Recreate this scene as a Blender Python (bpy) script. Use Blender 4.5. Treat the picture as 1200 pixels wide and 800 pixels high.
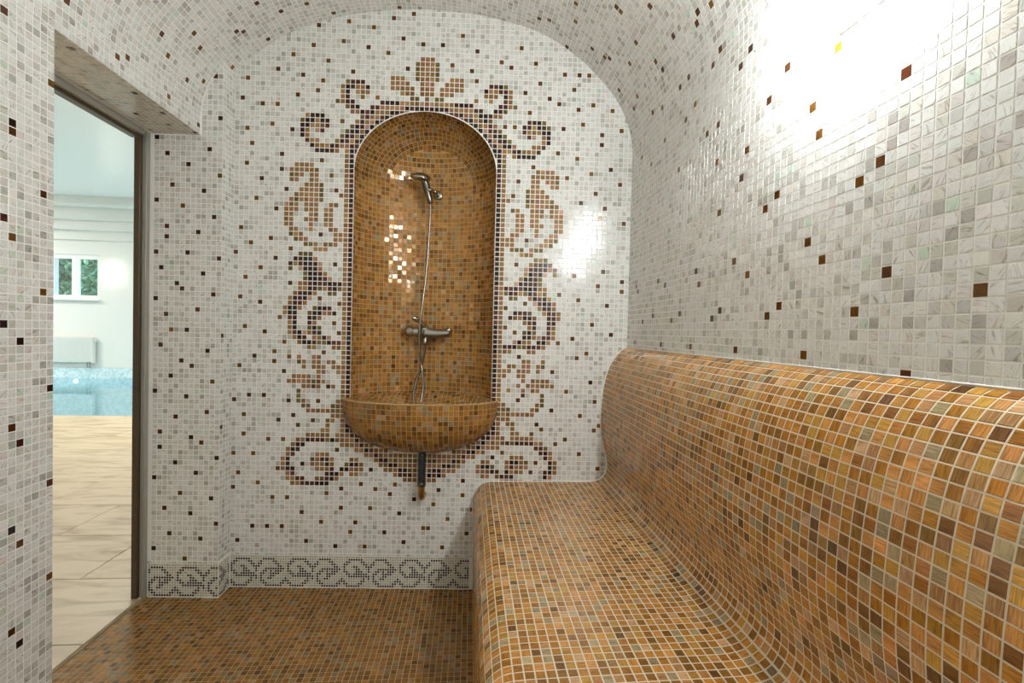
import bpy, bmesh, math, random
import numpy as np
from mathutils import Matrix, Vector

for o in list(bpy.data.objects): bpy.data.objects.remove(o)
random.seed(7); RNG = np.random.default_rng(7)
SC = bpy.context.scene
COL = SC.collection
PI = math.pi

# ------------------------------------------------------------------ camera
FPX, YAW, PITCH, ROLL = 557.9164, 0.0256, -0.0215, 0.0245
CAM = np.array([0.3354, -2.0657, 1.1227])
def cam_axes():
    f = np.array([math.sin(YAW)*math.cos(PITCH), math.cos(YAW)*math.cos(PITCH), math.sin(PITCH)])
    r = np.array([math.cos(YAW), -math.sin(YAW), 0.0]); u = np.cross(r, f)
    c, s = math.cos(ROLL), math.sin(ROLL)
    return c*r+s*u, -s*r+c*u, f
CR, CU, CF = cam_axes()
def proj(P):
    d = np.asarray(P, float)-CAM; z = np.maximum(d@CF, 1e-6)
    return 600+FPX*(d@CR)/z, 400-FPX*(d@CU)/z, d@CF
cd = bpy.data.cameras.new('camera'); co = bpy.data.objects.new('camera', cd); COL.objects.link(co)
cd.sensor_width = 36; cd.lens = FPX*36/1200; cd.clip_start = 0.02
M = Matrix(((CR[0], CU[0], -CF[0], CAM[0]), (CR[1], CU[1], -CF[1], CAM[1]), (CR[2], CU[2], -CF[2], CAM[2]), (0, 0, 0, 1)))
co.matrix_world = M
SC.camera = co
# ------------------------------------------------------------------ world, exposure
vs = SC.view_settings
vs.view_transform = 'Standard'; vs.look = 'None'; vs.gamma = 1; vs.exposure = 0.0
try: vs.use_curve_mapping = False
except Exception: pass
W = bpy.data.worlds.new('sky'); SC.world = W; W.use_nodes = True
wn = W.node_tree; bg = wn.nodes['Background']
sky = wn.nodes.new('ShaderNodeTexSky'); sky.sky_type = 'NISHITA'; sky.sun_disc = False
sky.sun_elevation = math.radians(38); sky.sun_rotation = math.radians(200)
wn.links.new(sky.outputs[0], bg.inputs[0]); bg.inputs[1].default_value = 1.0
LAMP_STRENGTH = 114.0          # opal wall lamp inside the steam room
HALL_WATTS = 160.0            # each added fill light under the pool hall ceiling

# ------------------------------------------------------------------ frames and constants
P = 0.021; PHI = 0.063; CP, SP = math.cos(PHI), math.sin(PHI)
HROW = 108.2*P
FLOOR_Z = -0.012
def RW(b, a, z):
    """room frame (b across, a along the side walls, towards the far wall) to world"""
    b = np.asarray(b, float); a = np.asarray(a, float); z = np.asarray(z, float)
    b, a, z = np.broadcast_arrays(b, a, z)
    return np.stack([b*CP-a*SP, b*SP+a*CP, z], -1)
BD = np.array([CP, SP, 0.0]); AD = np.array([-SP, CP, 0.0]); ZD = np.array([0, 0, 1.0])

def srgb(r, g, b):
    f = lambda c: (c/255)/12.92 if c/255 <= 0.04045 else (((c/255)+0.055)/1.055)**2.4
    return (f(r), f(g), f(b))

# ------------------------------------------------------------------ materials
def newmat(name):
    m = bpy.data.materials.new(name); m.use_nodes = True
    nt = m.node_tree; b = nt.nodes['Principled BSDF']
    return m, nt, b
def simple(name, col, rough=0.5, metal=0.0, noise=0.0, nscale=20, bump=0.0, spec=0.5, coat=0.0):
    m, nt, b = newmat(name)
    b.inputs['Base Color'].default_value = (*col, 1); b.inputs['Roughness'].default_value = rough
    b.inputs['Metallic'].default_value = metal; b.inputs['Specular IOR Level'].default_value = spec
    b.inputs['Coat Weight'].default_value = coat
    tc = nt.nodes.new('ShaderNodeTexCoord'); n = nt.nodes.new('ShaderNodeTexNoise')
    n.inputs['Scale'].default_value = nscale; n.inputs['Detail'].default_value = 5
    nt.links.new(tc.outputs['Object'], n.inputs['Vector'])
    mr = nt.nodes.new('ShaderNodeMapRange'); mr.inputs['To Min'].default_value = 1-noise; mr.inputs['To Max'].default_value = 1+noise
    nt.links.new(n.outputs['Fac'], mr.inputs['Value'])
    mx = nt.nodes.new('ShaderNodeVectorMath'); mx.operation = 'SCALE'; mx.inputs[0].default_value = col
    nt.links.new(mr.outputs[0], mx.inputs['Scale']); nt.links.new(mx.outputs[0], b.inputs['Base Color'])
    if bump:
        bp = nt.nodes.new('ShaderNodeBump'); bp.inputs['Strength'].default_value = bump; bp.inputs['Distance'].default_value = 0.002
        nt.links.new(n.outputs['Fac'], bp.inputs['Height']); nt.links.new(bp.outputs[0], b.inputs['Normal'])
    return m
def emis(name, col, s):
    m = bpy.data.materials.new(name); m.use_nodes = True; nt = m.node_tree
    for n in list(nt.nodes): nt.nodes.remove(n)
    e = nt.nodes.new('ShaderNodeEmission'); e.inputs[0].default_value = (*col, 1); e.inputs[1].default_value = s
    o = nt.nodes.new('ShaderNodeOutputMaterial'); nt.links.new(e.outputs[0], o.inputs[0]); return m
def tile_coords(nt):
    """tile-local coordinates, shifted by the tile's own random number"""
    uv = nt.nodes.new('ShaderNodeUVMap'); uv.uv_map = 'tuv'
    rn = nt.nodes.new('ShaderNodeAttribute'); rn.attribute_name = 'trand'
    col = nt.nodes.new('ShaderNodeAttribute'); col.attribute_name = 'tcol'
    sv = nt.nodes.new('ShaderNodeVectorMath'); sv.operation = 'SCALE'; sv.inputs[0].default_value = (37.1, 91.7, 53.3)
    nt.links.new(rn.outputs['Fac'], sv.inputs['Scale'])
    return uv, rn, col, sv
def mat_white_tile():
    m, nt, b = newmat('white_glass_tile'); L = nt.links
    uv, rn, col, off = tile_coords(nt)
    ad = nt.nodes.new('ShaderNodeVectorMath'); ad.operation = 'ADD'; L.new(uv.outputs[0], ad.inputs[0]); L.new(off.outputs[0], ad.inputs[1])
    mp = nt.nodes.new('ShaderNodeVectorRotate'); mp.rotation_type = 'Z_AXIS'
    an = nt.nodes.new('ShaderNodeMath'); an.operation = 'MULTIPLY'; an.inputs[1].default_value = 40; L.new(rn.outputs['Fac'], an.inputs[0])
    L.new(ad.outputs[0], mp.inputs['Vector']); L.new(an.outputs[0], mp.inputs['Angle'])
    sc = nt.nodes.new('ShaderNodeVectorMath'); sc.operation = 'MULTIPLY'; sc.inputs[1].default_value = (0.6, 3.2, 1); L.new(mp.outputs[0], sc.inputs[0])
    n = nt.nodes.new('ShaderNodeTexNoise'); n.inputs['Scale'].default_value = 1.0; n.inputs['Detail'].default_value = 3; n.inputs['Distortion'].default_value = 1.2
    L.new(sc.outputs[0], n.inputs['Vector'])
    rp = nt.nodes.new('ShaderNodeValToRGB'); e = rp.color_ramp.elements
    e[0].position = 0.30; e[0].color = (0.46, 0.41, 0.35, 1); e[1].position = 0.43; e[1].color = (0.93, 0.92, 0.91, 1)
    k = e.new(0.60); k.color = (1, 1, 1, 1); k = e.new(0.70); k.color = (0.72, 0.70, 0.68, 1); k = e.new(0.78); k.color = (1, 1, 1, 1)
    L.new(n.outputs['Fac'], rp.inputs[0])
    mx = nt.nodes.new('ShaderNodeMix'); mx.data_type = 'RGBA'; mx.blend_type = 'MULTIPLY'; mx.inputs[0].default_value = 0.9
    L.new(col.outputs['Color'], mx.inputs[6]); L.new(rp.outputs[0], mx.inputs[7]); L.new(mx.outputs[2], b.inputs['Base Color'])
    b.inputs['Roughness'].default_value = 0.16
    return m
def mat_gold_tile():
    m, nt, b = newmat('gold_glass_tile'); L = nt.links
    uv, rn, col, off = tile_coords(nt)
    # streaks run along either tile axis
    sep = nt.nodes.new('ShaderNodeSeparateXYZ'); L.new(uv.outputs[0], sep.inputs[0])
    sw = nt.nodes.new('ShaderNodeCombineXYZ'); L.new(sep.outputs[1], sw.inputs[0]); L.new(sep.outputs[0], sw.inputs[1])
    fr = nt.nodes.new('ShaderNodeMath'); fr.operation = 'MULTIPLY'; fr.inputs[1].default_value = 17.3; L.new(rn.outputs['Fac'], fr.inputs[0])
    f2 = nt.nodes.new('ShaderNodeMath'); f2.operation = 'FRACT'; L.new(fr.outputs[0], f2.inputs[0])
    gt = nt.nodes.new('ShaderNodeMath'); gt.operation = 'GREATER_THAN'; gt.inputs[1].default_value = 0.35; L.new(f2.outputs[0], gt.inputs[0])
    mv = nt.nodes.new('ShaderNodeMix'); mv.data_type = 'VECTOR'
    L.new(gt.outputs[0], mv.inputs[0]); L.new(uv.outputs[0], mv.inputs[4]); L.new(sw.outputs[0], mv.inputs[5])
    sc = nt.nodes.new('ShaderNodeVectorMath'); sc.operation = 'MULTIPLY'; sc.inputs[1].default_value = (0.7, 7.5, 1); L.new(mv.outputs[1], sc.inputs[0])
    ad = nt.nodes.new('ShaderNodeVectorMath'); ad.operation = 'ADD'; L.new(sc.outputs[0], ad.inputs[0]); L.new(off.outputs[0], ad.inputs[1])
    n = nt.nodes.new('ShaderNodeTexNoise'); n.inputs['Scale'].default_value = 1.0; n.inputs['Detail'].default_value = 4; n.inputs['Roughness'].default_value = 0.65; n.inputs['Distortion'].default_value = 0.3
    L.new(ad.outputs[0], n.inputs['Vector'])
    rp = nt.nodes.new('ShaderNodeValToRGB'); e = rp.color_ramp.elements
    e[0].position = 0.30; e[0].color = (0.46, 0.40, 0.32, 1); e[1].position = 0.52; e[1].color = (1, 1, 1, 1)
    k = e.new(0.72); k.color = (1.45, 1.5, 1.6, 1)
    L.new(n.outputs['Fac'], rp.inputs[0])
    mx = nt.nodes.new('ShaderNodeMix'); mx.data_type = 'RGBA'; mx.blend_type = 'MULTIPLY'; mx.inputs[0].default_value = 1.0
    L.new(col.outputs['Color'], mx.inputs[6]); L.new(rp.outputs[0], mx.inputs[7]); L.new(mx.outputs[2], b.inputs['Base Color'])
    b.inputs['Roughness'].default_value = 0.13; b.inputs['Metallic'].default_value = 0.12
    b.inputs['Specular IOR Level'].default_value = 0.38
    return m
M_W = mat_white_tile(); M_G = mat_gold_tile()
M_GROUT = simple('white_grout', srgb(236, 234, 227), 0.8, noise=0.05, nscale=60, bump=0.2)
M_GROUTB = simple('beige_grout', srgb(214, 200, 174), 0.75, noise=0.06, nscale=60, bump=0.2)
M_GROUTN = simple('ochre_grout', srgb(178, 146, 98), 0.75, noise=0.08, nscale=60, bump=0.2)
M_CHROME = simple('chrome', (0.42, 0.41, 0.38), 0.14, 1.0, noise=0.04)
M_STEEL = simple('aged_steel', (0.17, 0.155, 0.135), 0.28, 1.0, noise=0.1)
M_HOSE = simple('steel_hose', (0.24, 0.22, 0.19), 0.25, 1.0, noise=0.1, nscale=200)
M_BLACK = simple('black_plastic', (0.012, 0.014, 0.013), 0.35, noise=0.2)
M_BRASS = simple('brass', (0.45, 0.28, 0.10), 0.3, 1.0, noise=0.15)
M_BRONZE = simple('dark_bronze', srgb(84, 70, 52), 0.35, 0.3, noise=0.06)
M_ALU = simple('brushed_aluminium', srgb(165, 162, 152), 0.4, 0.4, noise=0.06)
M_PLASTER = simple('white_plaster', srgb(232, 232, 226), 0.7, noise=0.01)
M_CEILH = simple('satin_white_ceiling', srgb(240, 243, 243), 0.35, noise=0.01)
M_PVC = simple('white_pvc', srgb(240, 240, 240), 0.4, noise=0.01)
M_RAD = simple('white_enamel', srgb(228, 230, 226), 0.35, noise=0.01)

# ------------------------------------------------------------------ object helpers
def link(o, parent=None):
    COL.objects.link(o)
    if parent is not None: o.parent = parent
    return o
def tag(o, label=None, cat=None, group=None, kind=None):
    if label: o['label'] = label
    if cat: o['category'] = cat
    if group: o['group'] = group
    if kind: o['kind'] = kind
    return o
def mesh_obj(name, V, F, mat, parent=None, smooth=False):
    me = bpy.data.meshes.new(name); me.from_pydata([tuple(map(float, v)) for v in V], [], [tuple(f) for f in F]); me.update()
    if not isinstance(mat, (list, tuple)): mat = [mat]
    for m in mat: me.materials.append(m)
    if smooth: me.polygons.foreach_set('use_smooth', [True]*len(me.polygons))
    return link(bpy.data.objects.new(name, me), parent)
def bm_obj(name, bm, mat, parent=None, smooth=False):
    me = bpy.data.meshes.new(name); bm.normal_update(); bm.to_mesh(me); bm.free()
    me.materials.append(mat)
    if smooth: me.polygons.foreach_set('use_smooth', [True]*len(me.polygons))
    return link(bpy.data.objects.new(name, me), parent)
def empty(name, loc=(0, 0, 0)):
    o = bpy.data.objects.new(name, None); o.location = loc; o.empty_display_size = 0.05; return link(o)
def hexa(c8):
    """8 world corners, bottom ring then top ring"""
    return [tuple(map(float, c)) for c in c8], [(0, 3, 2, 1), (4, 5, 6, 7), (0, 1, 5, 4), (1, 2, 6, 5), (2, 3, 7, 6), (3, 0, 4, 7)]
def rbox_v(b0, b1, a0, a1, z0, z1):
    return hexa([RW(b, a, z) for z in (z0, z1) for b, a in ((b0, a0), (b1, a0), (b1, a1), (b0, a1))])
def rbox(name, b0, b1, a0, a1, z0, z1, mat, parent=None, bevel=0.0, off=(0, 0, 0)):
    V, F = rbox_v(b0, b1, a0, a1, z0, z1)
    return box_common(name, V, F, mat, parent, bevel, off)
def wbox(name, x0, x1, y0, y1, z0, z1, mat, parent=None, bevel=0.0, off=(0, 0, 0)):
    V, F = hexa([(x, y, z) for z in (z0, z1) for x, y in ((x0, y0), (x1, y0), (x1, y1), (x0, y1))])
    return box_common(name, V, F, mat, parent, bevel, off)
def box_common(name, V, F, mat, parent, bevel, off):
    V = [tuple(np.array(v)-np.array(off)) for v in V]
    if not bevel: return mesh_obj(name, V, F, mat, parent)
    bm = bmesh.new(); vs_ = [bm.verts.new(v) for v in V]
    for f in F: bm.faces.new([vs_[i] for i in f])
    bmesh.ops.bevel(bm, geom=bm.edges[:], offset=bevel, segments=3, profile=0.6, affect='EDGES')
    return bm_obj(name, bm, mat, parent, smooth=False)
def multi_rbox(name, boxes, mat, parent=None):
    V, F = [], []
    for bx in boxes:
        v, f = rbox_v(*bx); n = len(V); V += v; F += [tuple(i+n for i in g) for g in f]
    return mesh_obj(name, V, F, mat, parent)
def frames(pts):
    pts = np.asarray(pts, float); T = np.gradient(pts, axis=0); T /= np.linalg.norm(T, axis=1)[:, None]
    ref = np.array([0, 0, 1.0]) if abs(T[0][2]) < 0.9 else np.array([1.0, 0, 0])
    Ns = []; n = np.cross(ref, T[0]); n /= np.linalg.norm(n)
    for t in T:
        n = n-t*(n@t); n /= np.linalg.norm(n); Ns.append(n)
    Ns = np.array(Ns); return T, Ns, np.cross(T, Ns)
def tube_v(pts, rad, seg=12, cap=True):
    pts = np.asarray(pts, float); T, N, B = frames(pts); r = np.broadcast_to(np.asarray(rad, float), (len(pts),))
    V = []; F = []
    for i in range(len(pts)):
        for k in range(seg):
            t = 2*PI*k/seg; V.append(pts[i]+r[i]*(math.cos(t)*N[i]+math.sin(t)*B[i]))
    for i in range(len(pts)-1):
        for k in range(seg):
            k2 = (k+1) % seg; F.append((i*seg+k, i*seg+k2, (i+1)*seg+k2, (i+1)*seg+k))
    if cap: F.append(tuple(range(seg-1, -1, -1))); F.append(tuple((len(pts)-1)*seg+k for k in range(seg)))
    return V, F
def tube(name, pts, rad, mat, parent=None, seg=12, cap=True, off=(0, 0, 0)):
    V, F = tube_v(np.asarray(pts, float)-np.asarray(off, float), rad, seg, cap)
    return mesh_obj(name, V, F, mat, parent, smooth=True)
def spline(pts, n=8):
    pts = [np.asarray(p, float) for p in pts]; out = []
    q = [2*pts[0]-pts[1]]+pts+[2*pts[-1]-pts[-2]]
    for i in range(1, len(q)-2):
        p0, p1, p2, p3 = q[i-1], q[i], q[i+1], q[i+2]
        for k in range(n):
            t = k/n; out.append(0.5*((2*p1)+(-p0+p2)*t+(2*p0-5*p1+4*p2-p3)*t*t+(-p0+3*p1-3*p2+p3)*t**3))
    out.append(pts[-1]); return np.array(out)
class Curve:
    """2-D polyline with arc length"""
    def __init__(s, pts):
        s.p = np.asarray(pts, float); d = np.linalg.norm(np.diff(s.p, axis=0), axis=1); s.s = np.concatenate([[0], np.cumsum(d)]); s.len = s.s[-1]
    def at(s, t): return np.stack([np.interp(t, s.s, s.p[:, 0]), np.interp(t, s.s, s.p[:, 1])], -1)
    def tan(s, t, h=0.006):
        d = s.at(np.minimum(t+h, s.len))-s.at(np.maximum(t-h, 0)); return d/np.linalg.norm(d, axis=-1, keepdims=True)

# ------------------------------------------------------------------ tiles
TS = 0.00925      # half size of a tile (pitch 21 mm)
def shade_white(n):
    base = np.array(srgb(227, 226, 221)); out = np.tile(base, (n, 1)); r = RNG.random(n)
    out *= (1+0.035*RNG.standard_normal((n, 1)))
    g = r < 0.22; out[g] = np.array(srgb(206, 204, 196))*(1+0.06*RNG.standard_normal((g.sum(), 1)))
    g = (r > 0.22) & (r < 0.27); out[g] = np.array(srgb(180, 177, 168))
    g = (r > 0.27) & (r < 0.32); out[g] = np.array(srgb(222, 214, 207))
    g = (r > 0.32) & (r < 0.335); out[g] = np.array(srgb(205, 219, 204))
    return np.clip(out, 0.02, 0.92)
GOLDS = [(192, 134, 72, 3), (176, 120, 52, 5), (158, 106, 42, 5), (134, 92, 38, 3), (192, 150, 106, 2), (160, 140, 104, 2), (178, 132, 58, 3), (168, 124, 76, 2), (112, 76, 32, 1)]
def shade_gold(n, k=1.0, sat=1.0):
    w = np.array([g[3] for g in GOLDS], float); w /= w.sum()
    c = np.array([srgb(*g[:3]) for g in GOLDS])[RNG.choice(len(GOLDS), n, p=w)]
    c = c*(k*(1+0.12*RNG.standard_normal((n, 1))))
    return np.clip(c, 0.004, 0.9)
BROWN = np.array([srgb(100, 64, 18), srgb(90, 52, 16), srgb(72, 40, 14), srgb(112, 76, 24)])
DRED = np.array([srgb(66, 24, 12), srgb(48, 22, 14), srgb(78, 36, 14), srgb(44, 24, 14)])
ORN = {'g': [srgb(150, 112, 66), srgb(160, 124, 74), srgb(140, 98, 52), srgb(158, 110, 78), srgb(132, 100, 50)],
       'd': [srgb(66, 28, 14), srgb(48, 22, 12), srgb(86, 40, 18), srgb(40, 22, 12)],
       'o': [srgb(116, 96, 44), srgb(104, 86, 40)], 'p': [srgb(186, 146, 124)]}
class Tiles:
    def __init__(s): s.C = []; s.U = []; s.V = []; s.su = []; s.sv = []; s.col = []; s.mat = []
    def add(s, C, U, V, col, mat=0, su=TS, sv=TS):
        C = np.atleast_2d(C); n = len(C)
        if n == 0: return
        C = C.astype(float); U = np.asarray(U, float); V = np.asarray(V, float)
        s.C.append(C); s.U.append(np.broadcast_to(U, (n, 3)).copy()); s.V.append(np.broadcast_to(V, (n, 3)).copy())
        s.su.append(np.broadcast_to(su, (n,))); s.sv.append(np.broadcast_to(sv, (n,)))
        s.col.append(np.broadcast_to(col, (n, 3)).copy()); s.mat.append(np.broadcast_to(mat, (n,)).copy())
    def done(s):
        for k in ('C', 'U', 'V', 'su', 'sv', 'col', 'mat'): setattr(s, k, np.concatenate(getattr(s, k)))
        n = len(s.C); s.rnd = RNG.random(n); s.n = n
        s.N = np.cross(s.U, s.V); s.N /= np.linalg.norm(s.N, axis=1)[:, None]
        return s
    def screen(s):
        x, y, z = proj(s.C); face = ((CAM-s.C)*s.N).sum(1) > 0
        vis = face & (z > 0.1) & (x > -10) & (x < 1210) & (y > -10) & (y < 810)
        return x, y, z, vis
    def area(s):
        x, y, z, vis = s.screen(); d = CAM-s.C; L = np.linalg.norm(d, axis=1)
        return np.where(vis, (d*s.N).sum(1)/L/np.maximum(z, 0.1)**2, -1)
    def tilt(s, amt):
        t = RNG.standard_normal((s.n, 2))*amt
        s.U = s.U+s.N*t[:, :1]; s.U = s.U/np.linalg.norm(s.U, axis=1)[:, None]
        s.V = s.V+s.N*t[:, 1:]; s.V = s.V/np.linalg.norm(s.V, axis=1)[:, None]
        s.N = np.cross(s.U, s.V); s.N /= np.linalg.norm(s.N, axis=1)[:, None]
def tile_geo(n, C, U, V, N, su, sv, top=0.0006, bot=0.0010, ch=0.0005):
    sg = np.array([(-1, -1), (1, -1), (1, 1), (-1, 1)], float)
    bo = C[:, None]+sg[None, :, :1]*(su[:, None, None]*U[:, None])+sg[None, :, 1:]*(sv[:, None, None]*V[:, None])-bot*N[:, None]
    mi = C[:, None]+sg[None, :, :1]*(su[:, None, None]*U[:, None])+sg[None, :, 1:]*(sv[:, None, None]*V[:, None])+(top-ch)*N[:, None]
    tp = C[:, None]+sg[None, :, :1]*((su-ch)[:, None, None]*U[:, None])+sg[None, :, 1:]*((sv-ch)[:, None, None]*V[:, None])+top*N[:, None]
    return bo, mi, tp, sg
def build_tiles(name, T, sel, parent, mats, bot=0.0012, top=0.0006):
    """many tiles joined in one mesh, each a real raised piece"""
    idx = np.nonzero(sel)[0]; n = len(idx)
    if n == 0: return None
    C, U, V, N, su, sv = T.C[idx], T.U[idx], T.V[idx], T.N[idx], T.su[idx], T.sv[idx]
    bo, mi, tp, sg = tile_geo(n, C, U, V, N, su, sv, top=top, bot=bot)
    verts = np.concatenate([bo, tp], 1).reshape(-1, 3)
    base = np.array([[4, 5, 6, 7], [0, 1, 5, 4], [1, 2, 6, 5], [2, 3, 7, 6], [3, 0, 4, 7]])
    faces = (base[None]+(np.arange(n)*8)[:, None, None]).reshape(-1)
    me = bpy.data.meshes.new(name); nf = n*5
    me.vertices.add(n*8); me.vertices.foreach_set('co', verts.astype(np.float32).ravel())
    me.loops.add(nf*4); me.loops.foreach_set('vertex_index', faces.astype(np.int32))
    me.polygons.add(nf); me.polygons.foreach_set('loop_start', np.arange(0, nf*4, 4, dtype=np.int32))
    me.polygons.foreach_set('material_index', np.repeat(T.mat[idx], 5).astype(np.int32))
    me.update(calc_edges=True); me.shade_flat()
    add_attrs(me, np.repeat(T.col[idx], 5, 0), np.repeat(T.rnd[idx], 5),
              (np.concatenate([sg, sg])[base].reshape(1, -1, 2).repeat(n, 0)*np.stack([su, sv], -1)[:, None]/0.0189).reshape(-1, 2))
    for m in mats: me.materials.append(m)
    o = link(bpy.data.objects.new(name, me), parent); o['kind'] = 'stuff'
    return o
def add_attrs(me, col, rnd, uv):
    a = me.attributes.new('tcol', 'FLOAT_COLOR', 'FACE'); a.data.foreach_set('color', np.concatenate([col, np.ones((len(col), 1))], 1).astype(np.float32).ravel())
    a = me.attributes.new('trand', 'FLOAT', 'FACE'); a.data.foreach_set('value', rnd.astype(np.float32))
    u = me.uv_layers.new(name='tuv'); u.data.foreach_set('uv', uv.astype(np.float32).ravel())
_lib = {}
def lib_tile(col, mat, su, sv):
    """one shared bevelled tile per colour"""
    key = (tuple(np.round(col, 3)), mat, round(float(su), 4), round(float(sv), 4))
    if key in _lib: return _lib[key]
    z = np.zeros((1, 3)); n = 1
    bo, mi, tp, sg = tile_geo(1, z, np.array([[1., 0, 0]]), np.array([[0, 1., 0]]), np.array([[0, 0, 1.]]), np.array([su]), np.array([sv]), ch=0.0005)
    V = np.concatenate([bo[0], mi[0], tp[0]]); F = [(8, 9, 10, 11), (3, 2, 1, 0)]
    for k in range(4):
        j = (k+1) % 4; F += [(k, j, 4+j, 4+k), (4+k, 4+j, 8+j, 8+k)]
    me = bpy.data.meshes.new('tile'); me.from_pydata(V.tolist(), [], F); me.update()
    uvv = np.concatenate([sg, sg, sg])*np.array([su, sv])/0.0189
    uv = np.array([uvv[i] for f in F for i in f])
    add_attrs(me, np.tile(col, (len(F), 1)), np.full(len(F), RNG.random()), uv)
    me.materials.append([M_W, M_G][mat]); _lib[key] = me; return me
def single_tiles(T, idx, parent, nvar=36):
    """the tiles that show largest, each an object; colours are quantised so that alike tiles share a mesh"""
    for i in idx:
        g = T.mat[i]
        c = np.round(T.col[i]*(28 if g == 0 else 40))/(28 if g == 0 else 40)
        me = lib_tile(np.maximum(c, 0.006), int(g), T.su[i], T.sv[i])
        if g == 0 and True:                 # a few vein patterns per colour
            k = ('w', tuple(np.round(c, 3)), int(RNG.integers(40)), round(float(T.su[i]), 4), round(float(T.sv[i]), 4))
            if k not in _lib:
                m2 = me.copy(); m2.attributes['trand'].data.foreach_set('value', np.full(len(m2.polygons), RNG.random(), np.float32)); _lib[k] = m2
            me = _lib[k]
        o = bpy.data.objects.new('tile', me); COL.objects.link(o); o.parent = parent
        U, V, N, C = T.U[i], T.V[i], T.N[i], T.C[i]
        V2 = np.cross(N, U)
        o.matrix_local = Matrix(((U[0], V2[0], N[0], C[0]), (U[1], V2[1], N[1], C[1]), (U[2], V2[2], N[2], C[2]), (0, 0, 0, 1)))
def finish(T, parent, name, mats, nsingle=0, bot=0.0012, top=0.0006):
    sel = np.ones(T.n, bool)
    if nsingle:
        ar = T.area(); big = np.argsort(-ar)[:nsingle]; big = big[ar[big] > 0]; sel[big] = False
        single_tiles(T, big, parent)
    return build_tiles(name, T, sel, parent, mats, bot, top)
MATS = [M_W, M_G]

# ------------------------------------------------------------------ room measures
BR = 0.889; BL = -0.900            # side walls (b)
A_REAR = -3.0
LINTEL = 1.888; A_JAMB = -0.713     # door opening in the left wall: from A_JAMB to the pier
PIER_Y = -0.085; PIER_X = -0.8085; DOOR_B = -1.104
Z_SPR = 1.1411+37*P                # top row of the straight part of the right wall
VAULT = spline([(0.889, Z_SPR-0.0), (0.879, 1.977), (0.855, 2.053), (0.805, 2.142), (0.728, 2.230), (0.652, 2.298), (0.54, 2.373), (0.429, 2.421),
                (0.282, 2.456), (0.136, 2.476), (-0.01, 2.482), (-0.19, 2.470), (-0.369, 2.438), (-0.583, 2.363), (-0.731, 2.262), (-0.80, 2.192),
                (-0.853, 2.118), (-0.885, 2.045), (-0.898, 1.97), (-0.900, LINTEL)], 6)
VC = Curve(VAULT)
def vault_z(b):
    v = VAULT[::-1]; return np.interp(b, v[:, 0], v[:, 1])

# bench profile (b, z), from the floor up the front, over the seat and up the back
BENCH = [(0.243, FLOOR_Z), (0.240, 0.12), (0.237, 0.25), (0.235, 0.345), (0.238, 0.395), (0.250, 0.432), (0.273, 0.455), (0.305, 0.465), (0.40, 0.468), (0.50, 0.469), (0.60, 0.470), (0.690, 0.471),
         (0.755, 0.474), (0.793, 0.488), (0.812, 0.517), (0.816, 0.550), (0.809, 0.592), (0.796, 0.642), (0.786, 0.700), (0.783, 0.760), (0.785, 0.820), (0.791, 0.880), (0.803, 0.943), (0.823, 0.995), (0.848, 1.034), (0.874, 1.056), (0.892, 1.064)]
BP = spline(BENCH, 6); BC = Curve(BP)
# niche in the far wall
NA, NB, ND, NZC = 14.5*P, 12.3*P, 0.22, 85.45*P
RIM_Z = 0.818
def in_niche(x, z, m=0.0):
    x = np.asarray(x); z = np.asarray(z)
    top = (x/(NA+m))**2+((z-NZC)/(NB+m))**2 < 1
    return np.where(z > NZC, top, np.abs(x) < NA+m) & (z > RIM_Z-0.06)

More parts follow.
